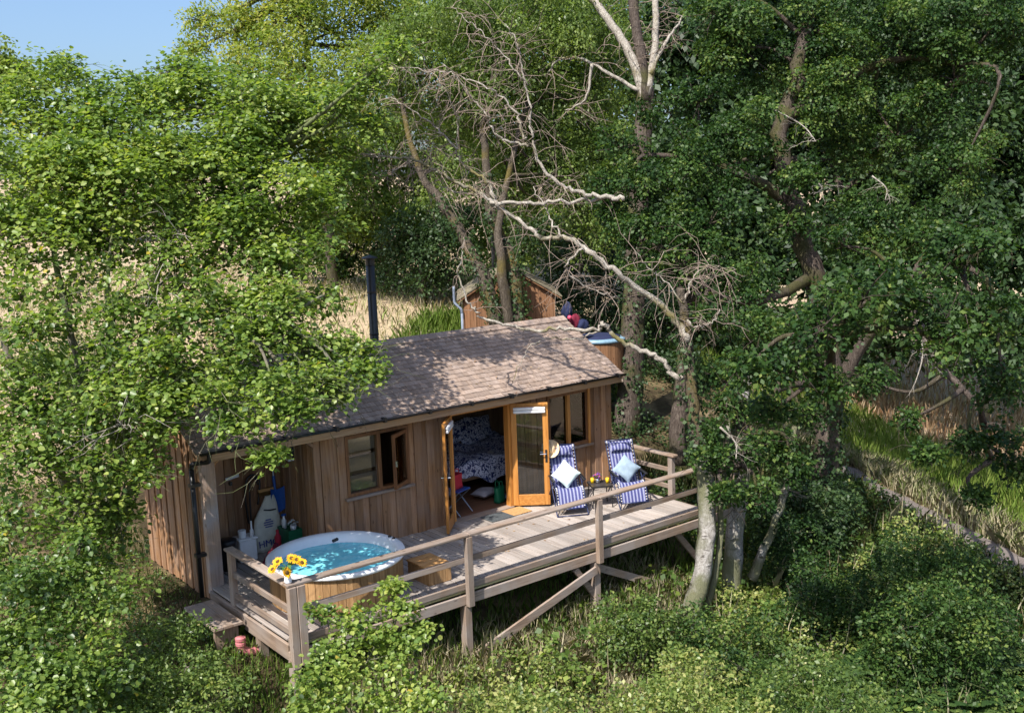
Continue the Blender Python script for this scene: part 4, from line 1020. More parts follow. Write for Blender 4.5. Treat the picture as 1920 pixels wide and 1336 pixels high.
for s in (-1, 1):
    srf.add([(0, -.12, sh_ + spk + .03), (0, sd_ + .1, sh_ + spk + .03), (s * (sw_ + .16), sd_ + .1, sh_ - .07), (s * (sw_ + .16), -.12, sh_ - .07),
             (0, -.12, sh_ + spk + .0), (0, sd_ + .1, sh_ + spk + .0), (s * (sw_ + .16), sd_ + .1, sh_ - .10), (s * (sw_ + .16), -.12, sh_ - .10)],
            [(0, 1, 2, 3), (7, 6, 5, 4), (0, 3, 7, 4), (1, 5, 6, 2), (3, 2, 6, 7)])
sroof = srf.xf(SHT).build('roof', M['cedar_dark'], shed)
SLs = math.hypot(sw_ + .16, spk + .1)
mm_ = shingle_mesh(.17).mesh('shingle'); mm_.materials.append(M['shingle_moss'])
for s in (-1, 1):
    for c in range(9):
        if s > 0 and c > 8: continue
        for i in range(17):
            y = -.13 + i * .168 + (c % 2) * .06
            if y + .17 > sd_ + .14: continue
            d = c * .155; ln = SLs - d
            X = (sw_ + .17) - d * math.cos(sp_); Z = sh_ - .066 + d * math.sin(sp_)
            if s < 0: Ml = Matrix.Translation((-X, y + .17, Z)) @ Matrix.Rotation(-math.pi / 2, 4, 'Z') @ Matrix.Rotation(sp_, 4, 'X')
            else: Ml = Matrix.Translation((X, y, Z)) @ Matrix.Rotation(math.pi / 2, 4, 'Z') @ Matrix.Rotation(sp_, 4, 'X')
            if s < 0 or c < 8:
                o = bpy.data.objects.new('shingle', mm_); COL.objects.link(o); o.parent = sroof
                o.matrix_local = Matrix.Translation((-so[0], -so[1], -so[2])) @ SHT @ Matrix.Translation((0, 0, .02 + random.uniform(0, .006))) @ Ml @ Matrix.Scale(.85 if c == 8 else 1, 4)
sp0 = MB().tube(catmull([(-sw_ - .24, .02, sh_ + .32), (-sw_ - .24, .02, sh_ - .02), (-sw_ - .22, .0, sh_ - .12), (-sw_ - .08, -.06, sh_ - .26), (-sw_ - .06, -.06, sh_ - .36)], 4), .034, 10)
sp0.tube([(-sw_ - .06, -.06, sh_ - .35), (-sw_ - .06, -.06, .0)], .034, 10)
sp0.xf(SHT).build('downpipe', M['grey_pipe'], shed, smooth=True)
MB().lathe([(.06, sh_ + .5), (.06, sh_ + 1.9)], (-.32, 1.9, 0), 14).xf(SHT).build('flue', M['blackmetal'], shed, smooth=True)

# terrace behind the right end of the roof: second tub with a pale blue cover, clothes on a rail
t2 = at(1122, 648, 26.0); g2 = t2[2] - .75
tb2 = thing('covered_tub', (t2[0], t2[1], g2), 'dark tub with pale blue rim behind the right end of roof', 'hot tub')
ns2 = 40
for k in range(ns2):
    a = 2 * math.pi * k / ns2
    MB().box(-.048, .048, -.012, .012, 0, .88).xf(Matrix.Translation((t2[0], t2[1], g2)) @ Matrix.Rotation(a, 4, 'Z') @ Matrix.Translation((0, -.62, 0))).build('stave', M['cedar_dark'], tb2)
MB().lathe([(.52, .86), (.66, .88), (.68, .92), (.66, .965), (.54, .98), (.52, .95)], (t2[0], t2[1], g2), 48).build('rim', M['lidblue'], tb2, smooth=True)
MB().lathe([(.55, .95), (.54, 1.0), (.4, 1.03), (0, 1.04)], (t2[0], t2[1], g2), 48).build('cover', M['navy'], tb2, smooth=True)
ter = thing('terrace', (t2[0], t2[1], g2 - .04), 'dark raised timber terrace carrying the blue-rimmed tub', 'terrace')
ax_ = np.array((RT[0], RT[1], 0)); ax_ /= np.linalg.norm(ax_); dn = np.array((-ax_[1], ax_[0], 0))
for k in range(18):
    p = t2.copy(); p[2] = g2 - .02; p = p + ax_ * (-2.1 + k * .15)
    MB().beam(p - dn * .75, p + dn * 2.2, .142, .03).build('deck_board', M['rail_y'], ter)
for a in (-2.0, -.4):
    for d_ in (-.6, 1.9):
        p = t2 + ax_ * a + dn * d_; MB().box(p[0] - .06, p[0] + .06, p[1] - .06, p[1] + .06, gz(p[0], p[1]) - .2, g2 - .036).build('post', M['rail_z'], ter)
rr_ = []
for h_ in (.55, .95):
    p = t2 + dn * 1.9; p[2] = g2 + h_; MB().beam(p - ax_ * 2.1, p - ax_ * .2, .04, .09).build('rail', M['cedar_x'], ter)
for a in (-2.05, -1.1, -.25):
    p = t2 + dn * 1.9 + ax_ * a; MB().box(p[0] - .04, p[0] + .04, p[1] - .04, p[1] + .04, g2 - .005, g2 + .99).build('rail_post', M['rail_z'], ter)
cp_ = at(1072, 600, 25.6)
def lump(c, r, m, name, label, cat, seed, sc=(1, 1, 1)):
    rg = np.random.default_rng(seed); vs = []; fs = []; n, k = 18, 10
    ph = rg.uniform(0, 6, 4)
    for i in range(k + 1):
        for j in range(n):
            th, a = math.pi * i / k, 2 * math.pi * j / n; q = r * (1 + .16 * math.sin(3 * a + ph[0] + 2 * th) + .12 * math.sin(5 * a + 4 * th + ph[1]))
            vs.append((c[0] + q * sc[0] * math.sin(th) * math.cos(a), c[1] + q * sc[1] * math.sin(th) * math.sin(a), c[2] + q * sc[2] * math.cos(th)))
    fs = [(i * n + j, i * n + (j + 1) % n, (i + 1) * n + (j + 1) % n, (i + 1) * n + j) for i in range(k) for j in range(n)]
    return tag(MB().add(vs, fs).build(name, M[m], loc=tuple(c), smooth=True), label, cat)
lump(at(1064, 584, 25.6), .17, 'navy', 'jacket', 'navy jacket hung on the terrace rail behind the roof', 'jacket', 1, (.9, .6, 1.2))
lump(at(1078, 604, 25.5), .14, 'maroon', 'towel', 'maroon cloth hung below the navy jacket', 'cloth', 2, (1.1, .6, 1.2))
lump(at(1093, 611, 25.4), .16, 'navy', 'dark_cloth', 'dark blue cloth hung right of the maroon cloth', 'cloth', 3, (1.0, .6, .9))
pb = at(1068, 595, 25.3)
tag(MB().lathe([(.0001 + .055 * math.sin(math.pi * i / 10), .055 * -math.cos(math.pi * i / 10)) for i in range(11)], tuple(pb), 16).build('ball', M['pinkball'], loc=tuple(pb), smooth=True), 'small pink ball against the dark clothes behind the roof', 'ball')
# white trough left in the meadow
wt_ = at(462, 612, 30.0); wg = gz(wt_[0], wt_[1])
for d_ in np.arange(22, 45, .5):
    q = at(462, 612, d_)
    if gz(q[0], q[1]) > q[2] - .25: wt_ = q; wg = gz(q[0], q[1]); break
tag(MB().lathe([(.30, 0), (.42, .30), (.45, .31), (.40, .28), (.28, .05), (0, .05)], (0, 0, 0), 24, 1.1, .6).xf(RZ((wt_[0], wt_[1], wg + .02), -30)).build('trough', M['whitepl'], loc=(wt_[0], wt_[1], wg), smooth=True), 'white trough lying in the dry meadow behind the hazel leaves', 'trough')

# ------------------------------------------------------------------ vegetation
G = lambda *c: c
M['hazel'] = leafmat('hazel_leaf', [(0, G(.04, .078, .018)), (.3, G(.10, .17, .034)), (.65, G(.205, .28, .056)), (.96, G(.38, .415, .11)), (1, G(.45, .36, .05))], .42, rough=.4, spec=.5)
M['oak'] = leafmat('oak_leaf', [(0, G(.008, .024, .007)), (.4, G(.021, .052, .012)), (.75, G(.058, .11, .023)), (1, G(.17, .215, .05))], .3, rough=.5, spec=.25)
M['ash'] = leafmat('ash_leaf', [(0, G(.07, .115, .024)), (.5, G(.15, .215, .038)), (.85, G(.25, .29, .055)), (1, G(.36, .34, .08))], .46)
M['birchleaf'] = leafmat('birch_leaf', [(0, G(.06, .10, .028)), (.5, G(.125, .19, .045)), (1, G(.27, .32, .10))], .44, rough=.42)
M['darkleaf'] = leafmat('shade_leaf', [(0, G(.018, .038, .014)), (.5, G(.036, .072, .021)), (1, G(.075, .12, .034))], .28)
M['bramble'] = leafmat('bramble_leaf', [(0, G(.04, .08, .02)), (.45, G(.105, .165, .038)), (.8, G(.23, .29, .075)), (1, G(.40, .38, .14))], .42, rough=.42, spec=.45)
M['bracken'] = leafmat('bracken_frond', [(0, G(.025, .06, .018)), (.6, G(.055, .10, .028)), (1, G(.13, .16, .04))], .3)
M['drygrass'] = leafmat('dry_grass', [(0, G(.26, .21, .13)), (.5, G(.40, .345, .225)), (.8, G(.52, .455, .32)), (1, G(.24, .29, .10))], .3, rough=.8, spec=.1, tcol=1.1)
M['redgrass'] = leafmat('reddish_grass', [(0, G(.28, .16, .09)), (.5, G(.42, .28, .17)), (1, G(.52, .42, .28))], .3, rough=.8, spec=.1, tcol=1.1)
M['greengrass'] = leafmat('green_grass', [(0, G(.06, .12, .02)), (.5, G(.14, .22, .035)), (1, G(.25, .30, .07))], .3, rough=.6, spec=.2)
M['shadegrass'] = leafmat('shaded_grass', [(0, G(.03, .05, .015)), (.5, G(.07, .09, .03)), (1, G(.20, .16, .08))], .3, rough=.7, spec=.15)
M['bk_birch'] = bark('birch_bark', (.13, .115, .10), (.27, .25, .225), (.43, .41, .385), (16, 16, 9), marks=True, bump=1.0, moss=(.13, .13, .075), mossamt=.5)
M['bk_dead'] = bark('dead_wood_bark', (.13, .11, .085), (.32, .285, .24), (.50, .47, .41), (14, 14, 14), moss=(.16, .14, .06), mossamt=-.2)
M['bk_brown'] = bark('brown_bark', (.03, .022, .018), (.09, .07, .058), (.17, .14, .115), (20, 20, 4), moss=(.075, .072, .03), mossamt=.1, bump=1.6)
M['bk_moss'] = bark('mossy_bark', (.03, .024, .018), (.085, .068, .05), (.17, .145, .115), (20, 20, 5), moss=(.115, .09, .03), mossamt=.0, bump=1.6)
M['bk_hazel'] = bark('hazel_bark', (.07, .06, .045), (.16, .14, .11), (.28, .26, .22), (12, 12, 3), moss=(.12, .14, .06), mossamt=.4)
M['twig'] = bark('twig_bark', (.13, .095, .075), (.26, .2, .16), (.40, .33, .28), (20, 20, 20), bump=.2)

def np_mesh(name, V, F, tint=None, smooth=False):
    me = bpy.data.meshes.new(name); nv, nf, k = len(V), len(F), F.shape[1]
    me.vertices.add(nv); me.vertices.foreach_set('co', np.ascontiguousarray(V, np.float32).ravel())
    me.loops.add(nf * k); me.loops.foreach_set('vertex_index', np.ascontiguousarray(F, np.int32).ravel())
    me.polygons.add(nf); me.polygons.foreach_set('loop_start', np.arange(nf, dtype=np.int32) * k)
    try: me.polygons.foreach_set('loop_total', np.full(nf, k, np.int32))
    except Exception: pass
    if tint is not None:
        a = me.attributes.new('tint', 'FLOAT', 'POINT'); a.data.foreach_set('value', np.ascontiguousarray(tint, np.float32))
    if smooth: me.polygons.foreach_set('use_smooth', np.ones(nf, bool))
    me.update(calc_edges=True); return me
def link(name, me, m, parent=None, kind=None):
    o = bpy.data.objects.new(name, me); COL.objects.link(o); me.materials.append(m)
    if parent is not None: o.parent = parent
    if kind: o['kind'] = kind
    return o
def unit(a): return a / np.maximum(np.linalg.norm(a, axis=-1, keepdims=True), 1e-9)

def leaf_mesh(Cc, Nn, k, spread, size, shape='diamond', flat=.5, tint_c=None, rng=RNG, aspect=.6, droop=.25, tvar=.22):
    n = len(Cc); Cc = np.repeat(Cc, k, 0); Nn = np.repeat(Nn, k, 0)
    tc = np.repeat(tint_c if tint_c is not None else rng.uniform(.2, .75, n), k)
    m = len(Cc)
    off = rng.normal(0, 1, (m, 3)); off -= (off * Nn).sum(1, keepdims=True) * Nn * .72
    off = unit(off) * (rng.random((m, 1)) ** .6) * spread
    d = unit(off + rng.normal(0, spread * .25, (m, 3)) + np.array((0, 0, -droop * spread)))
    nn = unit(Nn + rng.normal(0, flat, (m, 3)))
    d = unit(d - (d * nn).sum(1, keepdims=True) * nn); s = np.cross(nn, d)
    L_ = size * rng.uniform(.5, 1.35, (m, 1)); W_ = L_ * aspect * .5
    p = Cc + off
    tint = np.clip(tc + rng.normal(0, tvar * .5, m), 0, .95)
    yl = rng.random(m) < .003; tint[yl] = 1.0
    if shape == 'diamond':
        V = np.stack([p, p + d * L_ * .48 + s * W_ + nn * W_ * .35, p + d * L_, p + d * L_ * .48 - s * W_ + nn * W_ * .35], 1)
        F = np.arange(m * 4).reshape(m, 4); kv = 4
    else:
        V = np.stack([p, p + d * L_ * .28 + s * W_ * .95 + nn * W_ * .22, p + d * L_ * .72 + s * W_ * .85 + nn * W_ * .2, p + d * L_ - nn * L_ * .08,
                      p + d * L_ * .72 - s * W_ * .85 + nn * W_ * .2, p + d * L_ * .28 - s * W_ * .95 + nn * W_ * .22], 1)
        b = np.arange(m)[:, None] * 6
        F = np.concatenate([b + np.array([0, 1, 2, 3]), b + np.array([0, 3, 4, 5])]); kv = 6
    return V.reshape(-1, 3), F, np.repeat(tint, kv)

def clumps(lobes, dens, sub=(7, 5.), squash=.78, rng=RNG, upbias=.35, subr=(.28, .5), loose=0., nrm=(.9, .6)):
    C_, N_, T_, subs = [], [], [], []
    for (c, r) in lobes:
        ns = int(sub[0] + r * sub[1])
        dirs = unit(rng.normal(0, 1, (ns, 3)) + np.array((0, 0, .2)))
        for dr in dirs:
            sc = c + dr * r * rng.uniform(.3, .92) * np.array((1, 1, squash)); sr = r * rng.uniform(*subr)
            nc = max(6, int(dens * 12.6 * sr * sr)); t = rng.uniform(.25, .7)
            dd = unit(rng.normal(0, 1, (nc, 3)) + np.array((0, 0, upbias)))
            rad = sr * (.45 + .6 * rng.random((nc, 1)) ** .5)
            C_.append(sc + dd * rad * np.array((1, 1, .72))); N_.append(unit(dd * nrm[0] + np.array((0, 0, nrm[1])) + rng.normal(0, .2, (nc, 3))))
            T_.append(np.clip(t + rng.normal(0, .1, nc), 0, 1)); subs.append((c, sc, sr))
        if loose:      # sprays spread evenly through the lobe, between the denser clumps
            nc = int(loose * dens * 12.6 * r * r); dd = unit(rng.normal(0, 1, (nc, 3)) + np.array((0, 0, .25)))
            rad = r * (.35 + .78 * rng.random((nc, 1)) ** .6)
            C_.append(c + dd * rad * np.array((1, 1, squash))); N_.append(unit(dd * .35 + np.array((0, 0, .9)) + rng.normal(0, .22, (nc, 3)))); T_.append(rng.uniform(.3, .75, nc))
    return np.concatenate(C_), np.concatenate(N_), np.concatenate(T_), subs
def lob(L3, jit=0): return [(at(px, py, d), r * d / F_PX) for px, py, r, d in L3]

def limb(path, r0, r1, k=5, n=8, wob=.0):
    """a smooth tapering limb from control points; returns verts, faces"""
    c = catmull(path, k)
    if wob: c[1:-1] += RNG.normal(0, wob, c[1:-1].shape)
    u = np.linspace(0, 1, len(c)); rad = r0 + (r1 - r0) * u ** .8
    m = MB().tube(c, rad, n, rough=.05 if r0 > .06 else 0.); return c, m
def join(name, mbs, m, parent=None, smooth=True, flare=None):
    o = MB()
    for q in mbs: o.add(q.v, q.f)
    ob = o.build(name, m, None, smooth=smooth, fixn=False)
    if parent is not None: ob.parent = parent; ob.location = -Vector(parent['_w'])
    return ob
def twigs(path_pts, n, length, r, rng=RNG, down=.5, spread=1., sub=2):
    out = MB()
    P = np.array(path_pts)
    for i in range(n):
        b = P[rng.integers(len(P) // 5, len(P))]; d = unit(rng.normal(0, 1, 3) * np.array((spread, spread, .7)) + (0, 0, .15)); l = length * rng.uniform(.5, 1.3)
        pts = [b]
        for s in range(4):
            d = unit(d + rng.normal(0, .28, 3) + np.array((0, 0, -down * .3))); pts.append(pts[-1] + d * l / 4)
        out.tube(pts, np.linspace(r, r * .3, 5), 3, cap=False)
        for q in range(sub):
            j = rng.integers(1, 4); d2 = unit(d + rng.normal(0, .8, 3) + np.array((0, 0, -down * .5))); e = pts[j]; l2 = l * rng.uniform(.25, .55)
            d3 = unit(d2 + rng.normal(0, .3, 3) + np.array((0, 0, -down * .5)))
            out.tube([e, e + d2 * l2 * .5, e + d2 * l2 * .5 + d3 * l2 * .5], [r * .55, r * .4, r * .2], 3, cap=False)
    return out
def px(path, d=None): return [at(p[0], p[1], p[2] if len(p) > 2 else d) for p in path]

def plant(name, label, cat, base, trunks, lobes, leaf, dens, k, spread, size, bark_m, shape='diamond', flat=.5, group=None, twig_r=.02, sub=(7, 5.), anchor_from=.4,
          squash=.78, aspect=.6, droop=.25, crown='crown', stem='trunk', twign=0, subr=(.28, .5), upbias=.35, tmat=None, tshift=0., loose=.25, thin=None, nrm=(.9, .6)):
    """trunks: list of (path, r0, r1) in world space; lobes: list of (centre, radius)"""
    t = thing(name, tuple(base), label, cat, group); anchors = []; tm = []
    for (p, r0, r1) in trunks:
        c, m = limb(p, r0, r1, n=10, wob=r1 * .25); tm.append(m); anchors.append(c[int(len(c) * anchor_from):])
    if tm: join(stem, tm, M[bark_m], t)
    A = np.concatenate(anchors) if anchors else np.array([base])
    C_, N_, T_, subs = clumps(lobes, dens, sub, squash, subr=subr, upbias=upbias, loose=loose, nrm=nrm)
    if thin:
        a_ = clumps(thin[0], dens * thin[1], (4, 4.), squash, subr=(.35, .6), upbias=upbias, loose=.6)
        C_ = np.concatenate([C_, a_[0]]); N_ = np.concatenate([N_, a_[1]]); T_ = np.concatenate([T_, a_[2]]); subs = subs + a_[3]
    bm_ = []; done = set()
    for (c, sc, sr) in subs:
        key = tuple(np.round(c, 3))
        if key not in done:
            done.add(key); a = A[np.argmin(((A - c) ** 2).sum(1) + .5 * np.maximum(0, A[:, 2] - c[2]))]
            midp = (a + c) / 2 + RNG.normal(0, .12, 3) * np.linalg.norm(c - a) + (0, 0, .1 * np.linalg.norm(c - a))
            bm_.append(limb([a, midp, c], twig_r * (1.2 + .9 * np.linalg.norm(c - a) ** .5), twig_r * .8, k=5, n=6)[1])
        bm_.append(limb([c, (c + sc) / 2 + RNG.normal(0, .08, 3) * sr, sc + (sc - c) * .3], twig_r * .7, twig_r * .25, k=3, n=4)[1])
    if twign:
        bm_.append(twigs(np.array([sc for _, sc, _ in subs]), twign, .7, twig_r * .35, down=.4))
    if bm_: tag(join('branches', bm_, M[tmat or bark_m], t), kind='stuff')
    V, F, ti = leaf_mesh(C_, N_, k, spread, size, shape, flat, np.clip(T_ + tshift, 0, 1), aspect=aspect, droop=droop)
    V = V - np.array(base)
    o = link(crown, np_mesh(crown, V, F, ti), M[leaf], t)
    return t

def gpt(px_, py_, d):
    p = at(px_, py_, d); p[2] = gz(p[0], p[1]); return p
def stemto(base, tops, r0, r1):
    return [([base, base + (np.array(tp) - base) * .35 + RNG.normal(0, .1, 3) * np.array((1, 1, 0)), np.array(tp)], r0 * random.uniform(.7, 1.1), r1) for tp in tops]

# ---- the big hazel on the left, arching over the roof
hb = gpt(190, 1010, 15.6)
hz_lobes = lob([(60, 200, 110, 16.5), (150, 255, 130, 16.5), (290, 215, 120, 17), (410, 235, 130, 17), (530, 270, 125, 17.5), (615, 335, 85, 17.5), (80, 340, 140, 15.5), (230, 365, 140, 15.5),
                (380, 350, 125, 16), (520, 390, 120, 16.2), (590, 430, 70, 16.5), (470, 480, 100, 15.6), (330, 470, 70, 15.2), (120, 450, 80, 15), (20, 420, 90, 15),
                (535, 590, 90, 15), (480, 670, 105, 14.6), (600, 660, 70, 15), (350, 700, 100, 14.3), (520, 745, 85, 14), (640, 715, 50, 14.5), (410, 755, 50, 13.8),
                (250, 760, 85, 14), (120, 790, 85, 13.8), (40, 870, 100, 13.6), (170, 880, 70, 13.8), (560, 770, 30, 13.8), (215, 600, 55, 14.6), (675, 655, 30, 15.2), (640, 200, 55, 16.8), (700, 150, 45, 16.8), (690, 230, 40, 17), (740, 100, 40, 17),
                (330, 600, 50, 14.4), (505, 855, 11, 13.7), (440, 800, 24, 13.7),
                (130, 150, 60, 17), (350, 150, 70, 17.5), (470, 160, 60, 17.8), (580, 190, 70, 18), (660, 270, 50, 18), (300, 300, 100, 16), (450, 310, 110, 16.5), (160, 420, 110, 15.2), (420, 420, 90, 15.6),
                (530, 490, 75, 15.6), (420, 580, 70, 14.8), (280, 680, 70, 14.2), (600, 730, 60, 14.3), (310, 800, 60, 13.9), (270, 870, 55, 13.9), (220, 960, 45, 14), (130, 960, 75, 13.6), (30, 760, 80, 13.8), (60, 620, 45, 14),
                (300, 760, 60, 14), (690, 700, 24, 14.8),
                (150, 750, 80, 15.9), (200, 800, 60, 15.8), (110, 690, 70, 16.2), (190, 690, 70, 16.4), (240, 850, 40, 15.7)])
hz_thin = lob([(40, 560, 55, 14.6), (110, 620, 55, 14.4), (170, 530, 65, 14.8), (250, 540, 60, 14.8), (180, 680, 65, 14.2), (80, 700, 55, 14), (20, 690, 55, 14), (390, 530, 65, 15), (300, 640, 55, 14.4),
               (130, 560, 50, 15.5), (280, 600, 50, 15.5), (420, 640, 55, 14.6), (30, 500, 60, 15), (230, 480, 60, 15.4), (340, 530, 50, 15.4), (230, 1010, 45, 14), (170, 1060, 60, 13.5), (180, 760, 80, 15.2), (120, 700, 60, 15.5), (240, 820, 60, 15), (470, 590, 60, 15.3), (610, 560, 40, 15.6), (560, 660, 60, 14.8), (430, 710, 60, 14.3)])
ht = [(px([(200, 1000, 15.6), (225, 850, 15.4), (250, 700, 15.3), (290, 540, 15.5), (330, 380, 16)]), .10, .03),
      (px([(180, 1000, 15.6), (180, 850, 15.2), (150, 700, 14.9), (110, 520, 15), (90, 350, 15.5)]), .09, .03),
      (px([(210, 1000, 15.5), (270, 860, 15), (330, 740, 14.6), (430, 650, 14.6), (530, 600, 14.8)]), .075, .025),
      (px([(195, 1000, 15.7), (240, 800, 16), (330, 600, 16.3), (430, 420, 16.6), (520, 280, 17.2)]), .09, .025),
      (px([(170, 1000, 15.5), (110, 880, 14.8), (60, 760, 14.2), (10, 650, 14), (-40, 500, 14.4)]), .08, .03),
      (px([(205, 1000, 15.4), (215, 760, 14.8), (200, 560, 14.8), (215, 400, 15.2)]), .08, .02)]
hazel = plant('hazel_tree', 'large many-stemmed hazel with yellow-green leaves arching over the left of roof', 'tree', hb, ht, hz_lobes, 'hazel', 14.5, 10, .25, .073, 'bk_hazel', 'hex', .36, nrm=(.35, 1.0), thin=(hz_thin, .22),
              loose=.3, twig_r=.017, aspect=.85, droop=.15, twign=620, stem='stems', sub=(7, 5.), tmat='bk_hazel')
# bare hanging twigs in front of the stems
bt = []
for (a, b_, n_) in (((215, 790, 13.7), (255, 830, 13.6), 16), ((330, 560, 14.6), (250, 520, 14.8), 10), ((270, 480, 15), (360, 450, 15.2), 9)):
    bt.append(twigs(catmull(px([a, ((a[0] + b_[0]) / 2, (a[1] + b_[1]) / 2 - 10, a[2]), b_]), 6), n_, .75, .009, down=.6))
for q in bt: tag(join('bare_twigs', [q], M['bk_dead'], hazel), kind='stuff')

# ---- lower left hazel shrub and smaller bushes
b0 = gpt(60, 1330, 12.6)
lobes = lob([(70, 1090, 110, 12.6), (180, 1130, 75, 12.6), (60, 1230, 120, 12.2), (180, 1260, 80, 12.1), (100, 1340, 120, 11.8), (150, 1020, 50, 13), (10, 1000, 80, 13)])
plant('hazel_shrub', 'leafy green hazel shrub in the bottom left corner', 'shrub', b0, stemto(b0, [c for c, r in lobes], .035, .012), lobes, 'hazel', 24, 9, .18, .06, 'bk_hazel', 'hex', .45, nrm=(.5, .9), loose=.45, twig_r=.010, aspect=.85, stem='stems', crown='foliage', tshift=-.12)
b0 = gpt(320, 1330, 13.2)
lobes = lob([(300, 1200, 60, 13.3), (350, 1250, 75, 13.1), (270, 1280, 75, 12.9), (390, 1320, 80, 12.7), (250, 1340, 90, 12.6), (355, 1170, 32, 13.3)])
plant('small_leaved_bush', 'small-leaved rounded bush below the low bench', 'shrub', b0, stemto(b0, [c for c, r in lobes], .02, .008), lobes, 'bramble', 30, 10, .13, .05, 'bk_hazel', 'diamond', .6, twig_r=.008, stem='stems', crown='foliage')
b0 = gpt(690, 1330, 12.8)
lobes = lob([(735, 1100, 22, 12.9), (750, 1130, 34, 12.9), (610, 1150, 22, 12.8), (660, 1165, 34, 12.7), (700, 1190, 44, 12.7), (790, 1180, 26, 12.8), (620, 1215, 36, 12.6), (740, 1225, 50, 12.6), (680, 1250, 50, 12.6), (590, 1275, 44, 12.3), (660, 1300, 60, 12.3), (750, 1300, 60, 12.3), (810, 1320, 44, 12.2), (575, 1330, 50, 12.2)])
plant('hazel_sapling', 'bright green hazel sapling growing in front of the hot tub railing', 'sapling', b0, stemto(b0, [c for c, r in lobes[:6]], .022, .008), lobes, 'hazel', 26, 7, .14, .06, 'bk_hazel', 'hex', .45, nrm=(.5, .9), loose=.6, twig_r=.006, aspect=.85, stem='stems', crown='foliage', sub=(5, 5.), tshift=.08)
def bush(name, label, cpx, lb, leaf, dens=19, k=9, spread=.13, size=.06, tshift=0., group=None, shape='diamond', flat=.6, asp=.62):
    b = gpt(*cpx); ls = lob(lb)
    for c, r in list(ls):          # carry each clump down to the ground
        q = np.array(c)
        while q[2] - r * .7 > gz(q[0], q[1]) + .05 and len(ls) < 40: q = q - (0, 0, r * .9); ls.append((q.copy(), r))
    return plant(name, label, 'shrub', b, stemto(b, [c for c, r in ls], .016, .006), ls, leaf, dens, k, spread, size, 'bk_hazel', shape, flat, twig_r=.007, stem='stems', crown='foliage', tshift=tshift, group=group, aspect=asp, sub=(6, 6.))
bush('bramble_bush', 'sunlit bramble bush at the bottom edge under the deck post', (960, 1400, 12.8), [(880, 1335, 60, 12.6), (950, 1320, 60, 12.9), (1040, 1335, 60, 12.9), (960, 1385, 100, 12.3)], 'bramble', tshift=.25)
bush('elder_bush', 'sunlit small-leaved bush left of the birch foot at bottom', (1230, 1380, 13.4), [(1160, 1325, 55, 13.6), (1270, 1250, 55, 14), (1320, 1265, 65, 13.6), (1230, 1330, 70, 13.1), (1310, 1330, 80, 13), (1390, 1340, 70, 12.9)], 'bramble', tshift=.3)
bush('dogwood_bush', 'green bush growing against the middle deck post', (1170, 1240, 16.2), [(1150, 1150, 45, 16.4), (1190, 1170, 55, 16.2), (1130, 1190, 45, 16.1), (1240, 1170, 48, 16.4), (1210, 1130, 26, 16.4)], 'bramble', tshift=-.08)
bush('hawthorn_bush', 'dense green bush hiding the foot of the birch', (1340, 1240, 16.0), [(1300, 1165, 55, 16.6), (1350, 1190, 80, 16.0), (1420, 1180, 55, 16.3), (1390, 1250, 75, 15.2)], 'oak', tshift=.15)  # dark oak leaf colours paint the shade on this bush
bush('bramble_thicket', 'bramble thicket tinted dark as shaded on the slope below the path', (1560, 1200, 17), [(1540, 1080, 70, 18), (1600, 1120, 70, 17.4), (1500, 1130, 50, 17.4), (1680, 1050, 60, 18.5), (1480, 1000, 60, 19)], 'oak', tshift=-.1, size=.06)  # shade on the slope is put into the dark leaf tint
bush('dense_thicket', 'broad dense green thicket beside the lower path', (1760, 1260, 15.5), [(1730, 1100, 90, 17), (1800, 1080, 80, 17), (1770, 1170, 100, 16), (1850, 1150, 70, 16.3), (1690, 1180, 80, 16)], 'oak', tshift=.12, size=.065)  # oak leaf colours used here to paint the thicket as shaded
bush('nettle_bush', 'pale-tipped bush at the bottom edge right of centre', (1560, 1400, 13.4), [(1500, 1270, 80, 14), (1600, 1290, 80, 13.8), (1450, 1320, 80, 13.2), (1560, 1340, 90, 13)], 'bramble', tshift=-.12)  # leaf tint lowered to paint in shade
bush('ivy_mound', 'dark ivy mound around the oak foot', (1520, 1000, 20.5), [(1500, 930, 55, 20.5), (1545, 960, 55, 20), (1580, 930, 45, 21), (1450, 960, 40, 20)], 'darkleaf', size=.08)

